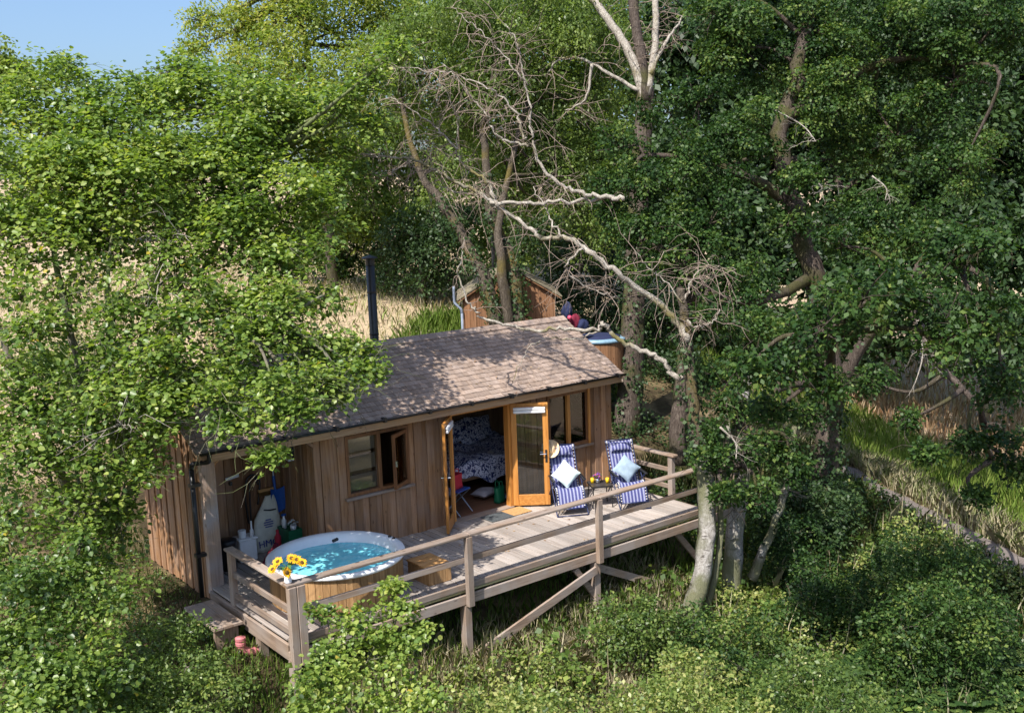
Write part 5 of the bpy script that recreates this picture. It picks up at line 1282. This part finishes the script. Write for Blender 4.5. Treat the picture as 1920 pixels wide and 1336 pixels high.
# ---- birch with dead limbs, at the right-hand end of the deck
bb_ = gpt(1300, 1140, 17.6)
bt_ = thing('dead_birch', tuple(bb_), 'pale-barked birch with bare dead limbs reaching over the roof', 'tree')
def wide(path, r0, r1, n=14, wob=.01): return limb(path, r0, r1, n=n, wob=wob)
c0, m0 = wide(px([(1288, 1165, 17.4), (1312, 1090, 17.5), (1326, 1000, 17.7), (1322, 900, 17.9), (1312, 850, 18.05)]), .165, .135)
join('trunk', [m0], M['bk_birch'], bt_)
c0, m0 = wide(px([(1313, 856, 18.05), (1302, 800, 18.2), (1294, 700, 18.4), (1288, 620, 18.6), (1275, 540, 18.8)]), .137, .07)
join('upper_trunk', [m0], M['bk_moss'], bt_)
D = 18.6
paths = [
    ([(1290, 640, D), (1259, 593), (1206, 548), (1146, 503), (1095, 465), (1054, 445), (1013, 443), (979, 415), (934, 389), (908, 367), (860, 344), (818, 318), (773, 299), (725, 292), (672, 290)], .085, .018),
    ([(934, 389), (919, 352), (908, 337), (867, 307), (852, 277), (826, 247), (781, 213), (732, 183)], .05, .010),
    ([(856, 281), (860, 240), (848, 202), (835, 165)], .018, .006),
    ([(918, 380), (979, 381), (1028, 380), (1099, 374), (1152, 369)], .042, .036),
    ([(1170, 372), (1140, 369), (1088, 363), (1047, 344), (1009, 299), (998, 262), (994, 210), (979, 131), (972, 86), (950, 49)], .06, .012),
    ([(990, 275), (953, 264), (927, 247), (912, 217), (882, 180), (856, 146), (830, 120)], .034, .008),
    ([(985, 262), (976, 243), (961, 202), (927, 172), (882, 150), (845, 138), (785, 131), (732, 127)], .036, .007),
    ([(990, 160), (968, 135), (934, 90), (905, 60), (871, 34), (845, 11)], .02, .006),
    ([(1054, 445), (1032, 412), (1021, 386), (1000, 350)], .03, .01),
    ([(1290, 700), (1274, 709), (1244, 680), (1218, 661), (1173, 642), (1143, 620), (1128, 605), (1117, 618), (1049, 616), (1001, 620), (959, 612), (911, 597), (892, 582), (877, 563), (862, 519), (866, 474), (870, 444)], .075, .012),
    ([(1135, 608), (1105, 627), (1068, 636), (1019, 635), (997, 650), (971, 687), (960, 720)], .024, .006),
    ([(1095, 465), (1060, 500), (1085, 530), (1130, 550), (1160, 556)], .03, .012),
    ([(773, 299), (745, 320), (715, 330), (690, 318)], .02, .006),
    ([(838, 330), (820, 300), (790, 270), (760, 262)], .018, .006),
    ([(908, 367), (880, 362), (850, 358), (828, 350)], .025, .01),
    ([(1288, 600), (1310, 612), (1335, 605), (1350, 580)], .028, .008),
    ([(1285, 560), (1300, 520), (1330, 500), (1380, 505)], .022, .006),
    ([(1283, 570), (1240, 520), (1215, 500), (1190, 470)], .02, .006)]
mbs = []; tw = []
for i, (p, r0, r1) in enumerate(paths):
    off = .5 * math.sin(i * 2.4); cc = []
    for j, q in enumerate(p):
        dd = D - .5 + .35 * math.sin(i * 1.7 + j * .35) * (j / len(p)) + (.0 if j == 0 else off * (j / len(p)) * .6)
        if i in (9, 10): dd = 18.5 - .02 * j
        cc.append(at(q[0], q[1], dd + (.3 if i == 0 and j < 3 else 0)))
    c, m = limb(cc, r0 * .74, r1 * .8, k=6, n=8, wob=.02); mbs.append(m)
    nt_ = (50, 40, 8, 14, 46, 34, 44, 26, 14, 22, 10, 26, 18, 16, 14, 18, 30, 16)[i]
    if i == 9: c = c[int(len(c) * .45):]
    tw.append(twigs(c, nt_, .85 if i not in (9, 10, 3) else .4, .0075, down=.55))
join('dead_limbs', mbs, M['bk_dead'], bt_); tag(join('twigs', tw, M['twig'], bt_), kind='stuff')
for (name, label, path, r0, r1) in (
        ('white_birch', 'thin leaning white birch stem right beside the pale-barked birch', [(1322, 1150, 17.7), (1345, 1060, 17.8), (1352, 960, 18), (1362, 850, 18.3), (1368, 760, 18.6)], .065, .04),
        ('shaded_birch', 'thick shaded birch trunk standing behind the thin white stem', [(1370, 1120, 18.6), (1378, 1000, 18.6), (1390, 900, 18.8), (1392, 800, 19), (1400, 700, 19.8)], .185, .10),
        ('leaning_birch', 'short leaning birch stem with black patches among brambles', [(1410, 1085, 18.8), (1432, 1030, 18.8), (1460, 960, 19), (1475, 900, 19.2), (1490, 800, 19.6)], .095, .05)):
    p = px(path); base = p[0].copy(); t = thing(name, tuple(base), label, 'tree'); c, m = wide(p, r0, r1); join('trunk', [m], M['bk_birch'], t)
    tt = twigs(c[len(c) // 2:], 10, .6, .008); join('twigs', [tt], M['twig'], t)
bm_o = thing('young_trunk', tuple(gpt(1275, 850, 21)), 'slim sunlit trunk between the brown trunk and the birch', 'tree')
c, m = wide(px([(1270, 870, 21.5), (1272, 780, 21.5), (1282, 700, 21.6), (1290, 560, 21.8), (1300, 400, 22)]), .19, .12); join('trunk', [m], M['bk_brown'], bm_o)

# ---- tall forked tree behind the right end of the cabin
fb = gpt(1172, 850, 26)
ft = thing('forked_tree', tuple(fb), 'tall brown trunk right of the cabin, forking into pale bare limbs above', 'tree')
c1_, m1 = wide(px([(1172, 850, 26), (1182, 700, 26), (1188, 560, 26), (1195, 400, 26), (1205, 250, 26.2), (1210, 165, 26.2)]), .34, .2, 16)
join('trunk', [m1], M['bk_brown'], ft)
fp = [([(1208, 190), (1185, 110), (1150, 50), (1110, -5), (1080, -60)], .125, .09), ([(1210, 190), (1200, 90), (1188, 0), (1180, -60)], .15, .11), ([(1214, 180), (1228, 80), (1229, 0), (1232, -60)], .10, .07),
      ([(1220, 140), (1245, 85), (1262, 60), (1283, 24)], .06, .02), ([(1200, 170), (1148, 142), (1099, 114), (1051, 110), (1021, 144)], .055, .02), ([(1110, 120), (1100, 180), (1080, 200), (1060, 207)], .04, .015)]
ms = []; tws = []
for p, r0, r1 in fp:
    c, m = limb([at(q[0], q[1], 26.1 + .1 * j) for j, q in enumerate(p)], r0, r1, n=9, wob=.015); ms.append(m); tws.append(twigs(c, 16, .9, .011, down=.3))
join('bare_limbs', ms[:1] + ms[2:], M['bk_dead'], ft); join('leader', ms[1:2], M['bk_brown'], ft); tag(join('twigs', tws, M['twig'], ft), kind='stuff')

# ---- twin mossy trunks beside the shed, with a weeping birch-like crown
tb_ = gpt(955, 600, 25.4)
tl = lob([(800, 120, 90, 27), (740, 200, 80, 27.5), (830, 330, 60, 27), (1130, 300, 70, 28.5), (1150, 60, 90, 28.5), (1120, 440, 60, 28.5), (760, 90, 80, 27), (880, 60, 110, 26), (980, 40, 120, 27), (1080, 60, 110, 27.5), (920, 170, 100, 27), (1020, 190, 110, 28), (1100, 230, 80, 28), (960, 290, 90, 28), (1060, 310, 90, 28), (860, 240, 70, 28), (1110, 150, 60, 28.5), (1080, 390, 60, 28), (980, 390, 60, 28.5)])
plant('weeping_birch', 'twin mossy trunks in front of the shed under a pale drooping crown', 'tree', tb_,
      [(px([(938, 630, 25.4), (912, 530, 25.4), (884, 477, 25.6), (858, 425, 25.8), (820, 370, 26), (792, 330, 26.2), (765, 245, 26.5), (747, 150, 27)]), .19, .05),
       (px([(972, 630, 25.5), (965, 540, 25.5), (950, 470, 25.8), (922, 400, 26), (912, 320, 26.3), (908, 200, 26.6), (930, 80, 27)]), .22, .06),
       (px([(955, 620, 25.3), (940, 500, 25.2), (935, 420, 25.6), (960, 300, 26.5), (1000, 150, 27)]), .15, .05)],
      tl, 'birchleaf', 9, 12, .34, .092, 'bk_moss', 'diamond', .8, twig_r=.02, droop=1.0, squash=1.1, twign=120, tmat='bk_brown', upbias=.1)

# ---- the oak filling the right side
ob = gpt(1545, 935, 22.5)
ol = lob([(1500, 340, 70, 21.8), (1480, 420, 60, 22), (1560, 570, 60, 18), (1580, 460, 60, 21), (1160, 345, 62, 22), (1180, 430, 62, 21.6), (1195, 510, 50, 21.4), (1135, 400, 36, 22), (1165, 275, 65, 22), (1310, 195, 85, 22.5), (1390, 90, 130, 23), (1530, 60, 130, 23), (1680, 70, 140, 23), (1790, 150, 130, 22.5), (1320, 300, 120, 21.8), (1200, 340, 90, 21.6), (1240, 430, 95, 21.4), (1330, 420, 110, 21.2),
          (1290, 520, 85, 21), (1400, 530, 95, 21), (1420, 250, 100, 22), (1560, 190, 130, 23), (1680, 260, 130, 23.2), (1800, 320, 110, 22), (1620, 420, 110, 23), (1740, 440, 100, 21.5),
          (1800, 480, 120, 14.5), (1700, 560, 95, 14), (1850, 600, 110, 14.2), (1760, 650, 85, 14), (1540, 620, 85, 13.6), (1480, 700, 80, 13.6), (1400, 690, 60, 14), (1560, 720, 60, 13.8), (1440, 780, 60, 14.5), (1620, 560, 90, 13.6), (1215, 215, 42, 22.2), (1500, 620, 60, 14.2),
          (1880, 730, 85, 15.8), (1890, 830, 60, 17), (1640, 720, 50, 20), (1700, 790, 32, 19), (1735, 850, 30, 18), (1810, 830, 45, 17), (1340, 860, 45, 17.7), (1400, 850, 62, 18), (1420, 930, 55, 17.7), (1360, 920, 38, 17.4),
          (1480, 880, 50, 19), (1390, 780, 45, 19), (1335, 25, 75, 23), (1360, 600, 70, 19.8), (1420, 620, 70, 20), (1350, 700, 60, 19), (1370, 760, 50, 18.6), (1340, 810, 40, 18.2), (1460, 830, 55, 19.2), (1510, 780, 50, 19.8), (1310, 600, 40, 19.6), (1880, 30, 110, 22), (1910, 880, 40, 17), (1830, 930, 24, 17.5)])
op = [(px([(1543, 945, 22.6), (1545, 880, 22.6), (1552, 800, 22.6), (1562, 720, 22.6), (1545, 600, 22.6), (1500, 420, 22.6), (1462, 280, 22.8), (1490, 150, 23), (1520, 20, 23)]), .33, .14),
      (px([(1555, 760, 22.6), (1620, 640, 22), (1700, 540, 21), (1760, 500, 17), (1800, 480, 15)]), .18, .05), (px([(1555, 700, 22.6), (1560, 640, 19), (1560, 620, 16), (1540, 640, 13.8)]), .12, .04), (px([(1480, 380, 22.7), (1400, 330, 22.2), (1310, 300, 21.9), (1210, 290, 21.8)]), .14, .04),
      (px([(1520, 520, 22.6), (1440, 560, 21.4), (1360, 560, 21), (1280, 500, 21)]), .13, .04), (px([(1475, 220, 22.8), (1580, 150, 23), (1690, 110, 23), (1790, 120, 22.6)]), .14, .05),
      (px([(1560, 740, 22.6), (1530, 720, 21), (1460, 730, 19.8), (1400, 800, 18.8), (1390, 870, 18)]), .1, .03), (px([(1700, 560, 21), (1760, 680, 19.5), (1830, 760, 19), (1860, 860, 18.9)]), .1, .03)]
ol = [(c, r * .9) for c, r in ol]
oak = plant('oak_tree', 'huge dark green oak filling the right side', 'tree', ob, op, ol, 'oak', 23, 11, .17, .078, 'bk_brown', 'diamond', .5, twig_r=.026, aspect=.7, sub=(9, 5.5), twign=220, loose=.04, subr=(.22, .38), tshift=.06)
dt = []
for (a, b_) in (((1450, 205, 21.6), (1530, 265, 21.4)), ((1530, 340, 21.5), (1525, 365, 21.5)), ((1635, 330, 21.8), (1660, 375, 21.8)), ((1720, 600, 18.6), (1712, 730, 18.6)), ((1350, 800, 17.6), (1380, 860, 17.4))):
    c, m = limb(px([a, ((a[0] + b_[0]) / 2 + 14, (a[1] + b_[1]) / 2, a[2]), b_]), .022, .008, n=6); dt = [m, twigs(c, 7, .5, .007)]; tag(join('dead_twigs', dt, M['bk_dead'], oak), kind='stuff')

# ---- trees behind
def back_tree(name, label, base, lb, leaf, dens, k, spread, size, trunk_r=.2, bark_='bk_brown', tshift=0., flat=.6, sub=(9, 4.), group='trees behind the cabin'):
    b = gpt(*base); ls = lob(lb); top = max((c for c, r in ls), key=lambda c: c[2])
    cen = np.mean([c for c, r in ls], 0)
    tr = [([b - (0, 0, .3), b + (cen - b) * .5 * np.array((.3, .3, 1)), b + (cen - b) * np.array((.6, .6, 1)), top], trunk_r, trunk_r * .25)]
    return plant(name, label, 'tree', b, tr, ls, leaf, dens, k, spread, size, bark_, 'diamond', flat, twig_r=.035, tshift=tshift, sub=sub, group=None, anchor_from=.3)
back_tree('ash_tree', 'light feathery ash tree against the sky above the hazel', (620, 470, 33), [(440, 60, 80, 32), (380, 40, 45, 32), (520, 40, 90, 32), (620, 60, 100, 32), (560, 140, 100, 31), (460, 140, 70, 31), (660, 160, 90, 31), (740, 60, 90, 32), (740, 150, 70, 31), (600, 230, 90, 30), (520, -50, 100, 32), (680, -40, 120, 32), (360, 95, 28, 32)], 'ash', 5, 11, .36, .115, tshift=.2)
back_tree('sycamore_tree', 'shaded mid-green tree behind the chimney flue', (720, 500, 36), [(660, 330, 90, 36), (760, 330, 90, 36), (700, 400, 80, 35), (620, 420, 80, 35), (780, 420, 80, 35), (820, 350, 70, 37), (840, 260, 80, 38), (760, 240, 80, 38), (680, 240, 80, 37)], 'ash', 5.2, 10, .38, .14, tshift=-.05)
back_tree('hedge_tree', 'dark hedgerow maple along the meadow edge behind the flue', (640, 500, 38), [(570, 430, 70, 38), (640, 450, 70, 38), (560, 480, 50, 38), (640, 500, 45, 38), (720, 470, 60, 37)], 'oak', 9, 10, .34, .12, tshift=.05)
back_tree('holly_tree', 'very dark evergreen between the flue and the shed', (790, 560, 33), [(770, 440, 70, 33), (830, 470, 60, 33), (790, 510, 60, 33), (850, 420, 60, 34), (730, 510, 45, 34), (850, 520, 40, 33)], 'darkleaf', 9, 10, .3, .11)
back_tree('yew_tree', 'dark tree filling the gap right of the shed', (1080, 560, 32), [(1020, 450, 90, 33), (1090, 500, 80, 32), (1050, 560, 60, 32), (1130, 580, 70, 31), (1150, 480, 80, 32), (1120, 390, 80, 33), (1230, 600, 90, 31), (1260, 720, 90, 30), (1210, 760, 80, 30), (1250, 820, 60, 29)], 'darkleaf', 8, 10, .3, .11)
back_tree('tall_ash', 'tall shaded tree behind the pale drooping crown', (960, 520, 42), [(820, 60, 120, 42), (940, 60, 130, 43), (1080, 40, 140, 43), (880, 180, 120, 42), (1010, 200, 120, 43), (1130, 200, 130, 43), (1000, 320, 120, 42), (900, 300, 110, 41), (1100, 330, 120, 42), (940, 430, 90, 40), (880, 460, 70, 39), (1010, 450, 80, 40), (940, 500, 60, 38), (820, -60, 130, 42), (1000, -80, 150, 43)], 'ash', 2.6, 10, .46, .17, .3, tshift=-.1)
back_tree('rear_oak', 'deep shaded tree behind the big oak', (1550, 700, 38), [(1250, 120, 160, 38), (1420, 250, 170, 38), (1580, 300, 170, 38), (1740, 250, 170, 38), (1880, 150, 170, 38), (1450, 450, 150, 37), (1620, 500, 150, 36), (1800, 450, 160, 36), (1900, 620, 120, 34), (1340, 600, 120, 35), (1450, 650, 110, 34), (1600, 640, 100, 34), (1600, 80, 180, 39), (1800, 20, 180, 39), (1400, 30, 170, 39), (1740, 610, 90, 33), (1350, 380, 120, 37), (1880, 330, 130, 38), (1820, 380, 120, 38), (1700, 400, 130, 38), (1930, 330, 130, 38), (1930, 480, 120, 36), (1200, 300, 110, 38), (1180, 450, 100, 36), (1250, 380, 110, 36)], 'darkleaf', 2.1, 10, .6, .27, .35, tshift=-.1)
back_tree('far_tree', 'rounded distant tree at the top left edge', (0, 440, 62), [(0, 120, 55, 62), (20, 150, 45, 62), (-40, 150, 70, 62)], 'ash', 2.2, 10, .5, .24, tshift=-.05)
for i, (x, w) in enumerate(((60, 80), (200, 85), (330, 80), (450, 75))):
    back_tree('hedgerow_tree', ('first', 'second', 'third', 'fourth')[i] + ' distant hedgerow tree from the left, glimpsed behind hazel leaves', (x, 455, 66), [(x, 395, w * .7, 66), (x - w * .5, 415, w * .5, 66), (x + w * .5, 412, w * .5, 66), (x + 10, 330, w * .55, 67)], 'oak', 3.2, 9, .5, .2, tshift=.1)

# ------------------------------------------------------------------ grass, ferns, low plants (uncountable)
def blades(name, pos, h, w, m, lean=.35, tv=(.2, .8), kind='stuff', label=None, cat=None, head=0.):
    n = len(pos); a = RNG.uniform(0, 6.283, n); d = np.stack([np.cos(a), np.sin(a), np.zeros(n)], 1); b = np.stack([-np.sin(a + RNG.normal(0, .8, n)), np.cos(a), np.zeros(n)], 1)
    hh = (h * RNG.uniform(.5, 1.25, n))[:, None]; ww = (w * RNG.uniform(.6, 1.4, n))[:, None]; up = np.array((0, 0, 1.)); ln = RNG.uniform(.05, lean, (n, 1))
    mid = pos + up * hh * .55 + d * hh * ln * .35; tip = pos + up * hh * (1 - ln * .3) + d * hh * ln
    V = np.stack([pos - b * ww * .5, pos + b * ww * .5, mid + b * ww * (.42 + head), tip, mid - b * ww * (.42 + head)], 1).reshape(-1, 3)
    F = np.arange(n * 5).reshape(n, 5); t = np.repeat(np.clip(RNG.uniform(*tv, n), 0, 1), 5)
    o = link(name, np_mesh(name, V, F, t), M[m], kind=kind)
    if label: tag(o, label, cat)
    return o
def noise2(x, y, s, seed=0.):
    return .5 + .25 * (np.sin(x * s + seed + 1.7 * np.sin(y * s * .7 + seed)) + np.sin(y * s * 1.13 + 2.1 * seed + 1.3 * np.sin(x * s * .8)))
def scatter(n, x0, x1, y0, y1, keep=None):
    x = RNG.uniform(x0, x1, n); y = RNG.uniform(y0, y1, n); m = np.ones(n, bool)
    if keep is not None: m = keep(x, y)
    inside = (x > -.1) & (x < 8.6) & (y > -.05) & (y < 2.85)
    m &= ~inside; x = x[m]; y = y[m]; return np.stack([x, y, ground(x, y) - .02], 1)
PC = catmull([(x, y, 0) for x, y in PATH], 8)[:, :2]
def pdist(x, y): return np.sqrt(((np.stack([x, y], -1)[:, None] - PC[None]) ** 2).sum(-1)).min(1)
def pside(x, y):   # >0 beyond the path (away from the cabin)
    d = ((np.stack([x, y], -1)[:, None] - PC[None]) ** 2).sum(-1).argmin(1); return x - PC[d][:, 0]
# meadow behind
blades('dry_meadow_grass', scatter(46000, -14, 24, 6.5, 34, lambda x, y: (RNG.random(len(x)) < np.clip(1.25 - (y - 6) / 34, .25, 1)) & (x < 11 + (y - 7) * .8)), .36, .016, 'drygrass', .7, (.3, 1.1), label='tall dry straw-coloured grass on the meadow behind the cabin', cat='grass', head=.25)
blades('green_meadow_grass', scatter(26000, 2, 13, 4.2, 10.5, lambda x, y: noise2(x, y, 1.1, 2) > .42), .5, .02, 'greengrass', .5, label='green tufts of grass on the bank behind the roof', cat='grass')
# right: golden verge beyond the path, green strip, reddish meadow
blades('golden_verge_grass', scatter(40000, 13, 19, -10, 3, lambda x, y: (pdist(x, y) > .38) & (pside(x, y) > 0) & (pside(x, y) < 1.3)), .42, .010, 'drygrass', .8, (.5, 1.1), label='tall golden grass along the far side of the path', cat='grass', head=.3)
blades('green_strip_grass', scatter(46000, 14, 28, -11, 8, lambda x, y: (pside(x, y) > .9) & (pside(x, y) < 6.5)), .45, .02, 'greengrass', .5, (.3, 1), label='bright green grass strip beyond the golden verge', cat='grass')
blades('reddish_meadow_grass', scatter(22000, 18, 40, -14, 14, lambda x, y: pside(x, y) > 6.2), .5, .03, 'redgrass', .4, (0, 1), label='reddish dry meadow grass seen under the oak boughs', cat='grass', head=.3)
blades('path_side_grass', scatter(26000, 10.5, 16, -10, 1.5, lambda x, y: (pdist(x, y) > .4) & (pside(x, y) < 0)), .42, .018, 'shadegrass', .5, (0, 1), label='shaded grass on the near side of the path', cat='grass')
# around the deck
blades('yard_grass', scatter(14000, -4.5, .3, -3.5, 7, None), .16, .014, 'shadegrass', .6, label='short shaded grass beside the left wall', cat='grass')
blades('dry_bank_grass', scatter(20000, .2, 9.5, -8.5, -1.2, lambda x, y: noise2(x, y, 1.3, .5) > .38), .30, .008, 'drygrass', .8, (.25, 1.0), label='dry grass on the bank in front of the deck', cat='grass', head=.2)
blades('green_bank_grass', scatter(34000, -5, 12, -9, -1.0, None), .3, .010, 'greengrass', .7, (.0, .8), label='mixed green grass on the slope in front of the deck', cat='grass')
blades('straw_patch_grass', scatter(12000, 3.4, 6.6, -6.0, -3.3, lambda x, y: noise2(x, y, 2.3, 4.2) > .46), .42, .008, 'drygrass', .9, (.3, .9), label='pale straw grass patch in the sun below the deck', cat='grass', head=.3)
# low leafy cover
def cover(name, n, box, keep, hmax, leaf, size, k, spread, label, tv=(.2, .7)):
    P = scatter(n, *box, keep); hh = RNG.random(len(P)) ** .8 * hmax * (.35 + .9 * noise2(P[:, 0], P[:, 1], 1.9, 3.))
    P[:, 2] += hh + .03; Nn = unit(np.array((0, 0, 1.)) + RNG.normal(0, .35, (len(P), 3)))
    tint = np.clip(RNG.uniform(*tv, len(P)) * (.75 + .5 * noise2(P[:, 0], P[:, 1], 2.7, 1.)), 0, .95)
    V, F, t = leaf_mesh(P, Nn, k, spread, size, 'diamond', .5, tint, aspect=.75)
    o = link(name, np_mesh(name, V, F, t), M[leaf], kind='stuff'); tag(o, label, 'undergrowth')
cover('bramble_cover', 11500, (-5, 12.5, -9.5, -3.2), lambda x, y: (noise2(x, y, 1.3, .5) < .62) & ((x < 3.6) | (x > 6.2) | (y < -5.2) | (noise2(x, y, 2.3, 4.2) < .42)) & (y < -3.2 - .4 * np.sin(x * 1.9)), .75, 'bramble', .06, 8, .13, 'low bramble cover on the slope in front of the deck', (.45, 1.0))
cover('shaded_cover', 6400, (7.6, 14.6, -9.5, .5), lambda x, y: (pside(x, y) < -.15) & (pdist(x, y) > .55) & (x - .55 * (y + 3) > 8.0), .55, 'bramble', .065, 8, .14, 'low shaded undergrowth on the slope below the path', (.0, .4))  # low tint range puts the slope's shade into the leaf colour
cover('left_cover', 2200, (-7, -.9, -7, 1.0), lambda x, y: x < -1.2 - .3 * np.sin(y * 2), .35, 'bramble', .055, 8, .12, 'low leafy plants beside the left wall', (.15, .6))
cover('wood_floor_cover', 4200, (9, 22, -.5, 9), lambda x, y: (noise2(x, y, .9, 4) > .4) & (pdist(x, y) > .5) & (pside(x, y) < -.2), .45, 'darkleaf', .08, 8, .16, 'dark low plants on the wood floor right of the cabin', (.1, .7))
def bracken():
    V, F, T = [], [], []; cnt = 0
    for i in range(190):
        qx, qy = random.uniform(1540, 1960), random.uniform(1200, 1360)
        for dd in np.arange(14, 21, .2):
            p = at(qx, qy, dd)
            if p[2] < gz(p[0], p[1]) + .75: break
        p[2] = gz(p[0], p[1])
        for f in range(3):
            a = random.uniform(0, 6.28); d = np.array((math.cos(a), math.sin(a), 0)); l = random.uniform(.6, 1.0); t0 = random.uniform(.1, .8); s = np.array((-d[1], d[0], 0))
            for q in np.linspace(.25, 1, 17):
                c = p + d * l * .75 * q ** 1.4 + np.array((0, 0, l * 1.0 * (q - .42 * q * q)))
                w = .30 * l * math.sin(min(1, (1.05 - q) * 1.5) * 1.57) * (1 if q > .3 else .8)
                for sg in (-1, 1):
                    e = c + s * sg * w + d * w * .35 - np.array((0, 0, w * .2)); h = d * .026 * l
                    V += [c - h, c + h, (c + e) / 2 + h * 1.1, e, (c + e) / 2 - h * 1.1]; F.append((cnt, cnt + 1, cnt + 2, cnt + 3, cnt + 4)); cnt += 5; T += [t0] * 5
    o = link('bracken', np_mesh('bracken', np.array(V), np.array(F), np.array(T)), M['bracken'], kind='stuff'); tag(o, 'dark green bracken fronds in the bottom right corner', 'bracken')
bracken()

# ivy climbing trunks, seed stalks, broad-leaved weeds, fallen leaves
def ivy(parent_name, path, r, n, seed):
    par = bpy.data.objects[parent_name]; c = catmull(path, 12); idx = (RNG.random(n) ** 1.3 * (len(c) - 1)).astype(int)
    a = RNG.uniform(0, 6.283, n); d = np.stack([np.cos(a), np.sin(a), RNG.normal(0, .15, n)], 1)
    P = c[idx] + d * r * RNG.uniform(.9, 1.35, (n, 1)) + RNG.normal(0, .05, (n, 3))
    V, F, t = leaf_mesh(P, unit(d + np.array((0, 0, .35))), 5, .1, .075, 'diamond', .5, aspect=.9)
    o = link('ivy', np_mesh('ivy', V - np.array(par.location), F, t), M['darkleaf'], par)
ivy('weeping_birch', px([(938, 620, 25.4), (912, 530, 25.4), (884, 477, 25.6), (858, 425, 25.8), (820, 370, 26)]), .2, 260, 1)
ivy('weeping_birch', px([(972, 620, 25.5), (965, 540, 25.5), (950, 470, 25.8), (922, 400, 26), (912, 320, 26.3)]), .22, 360, 2)
ivy('dead_birch', px([(1312, 850, 18.05), (1302, 800, 18.2), (1294, 700, 18.4), (1288, 620, 18.6)]), .15, 150, 3)
ivy('oak_tree', px([(1545, 930, 22.6), (1545, 880, 22.6), (1552, 800, 22.6), (1562, 720, 22.6)]), .3, 420, 4)
ivy('forked_tree', px([(1172, 850, 26), (1182, 700, 26), (1188, 560, 26), (1195, 400, 26)]), .33, 420, 5)
blades('seed_stalks', scatter(1700, -4, 14, -9, -2.9, lambda x, y: noise2(x, y, 2.2, 6.) > .5), .8, .008, 'drygrass', .45, (.3, .9), label='pale tall seed stalks standing above the slope', cat='grass', head=.7)
cover('broad_leaf_weeds', 1700, (-3, 13, -9.3, -3.0), lambda x, y: noise2(x, y, 1.7, 9.) > .52, .8, 'hazel', .12, 5, .16, 'broad-leaved weeds scattered over the front slope', (.1, .6))
cover('wall_foot_weeds', 700, (-2.2, -.25, -2.6, 2.8), None, .3, 'bramble', .05, 6, .1, 'small weeds along the foot of the left wall', (.2, .7))
def litter():
    P = []
    for _ in range(240):
        if random.random() < .55:
            y = random.uniform(EY, RY); P.append((random.uniform(0, L), y, roof_z(y) + .022))
        else: P.append((random.uniform(.1, 8.3), random.uniform(-2.5, -.1), .006))
    P = np.array(P); tub_m = (P[:, 0] - TX) ** 2 + (P[:, 1] - TY) ** 2 > 1.15; P = P[tub_m]
    V, F, t = leaf_mesh(P, np.tile((0, -.1, 1.), (len(P), 1)), 1, .02, .055, 'diamond', .15, aspect=.6)
    tag(link('fallen_leaves', np_mesh('fallen_leaves', V, F, t), M['redgrass'], kind='stuff'), 'small brown fallen leaves scattered on roof and deck', 'leaves')
litter()
for o in list(bpy.data.objects):
    if '_w' in o.keys(): del o['_w']
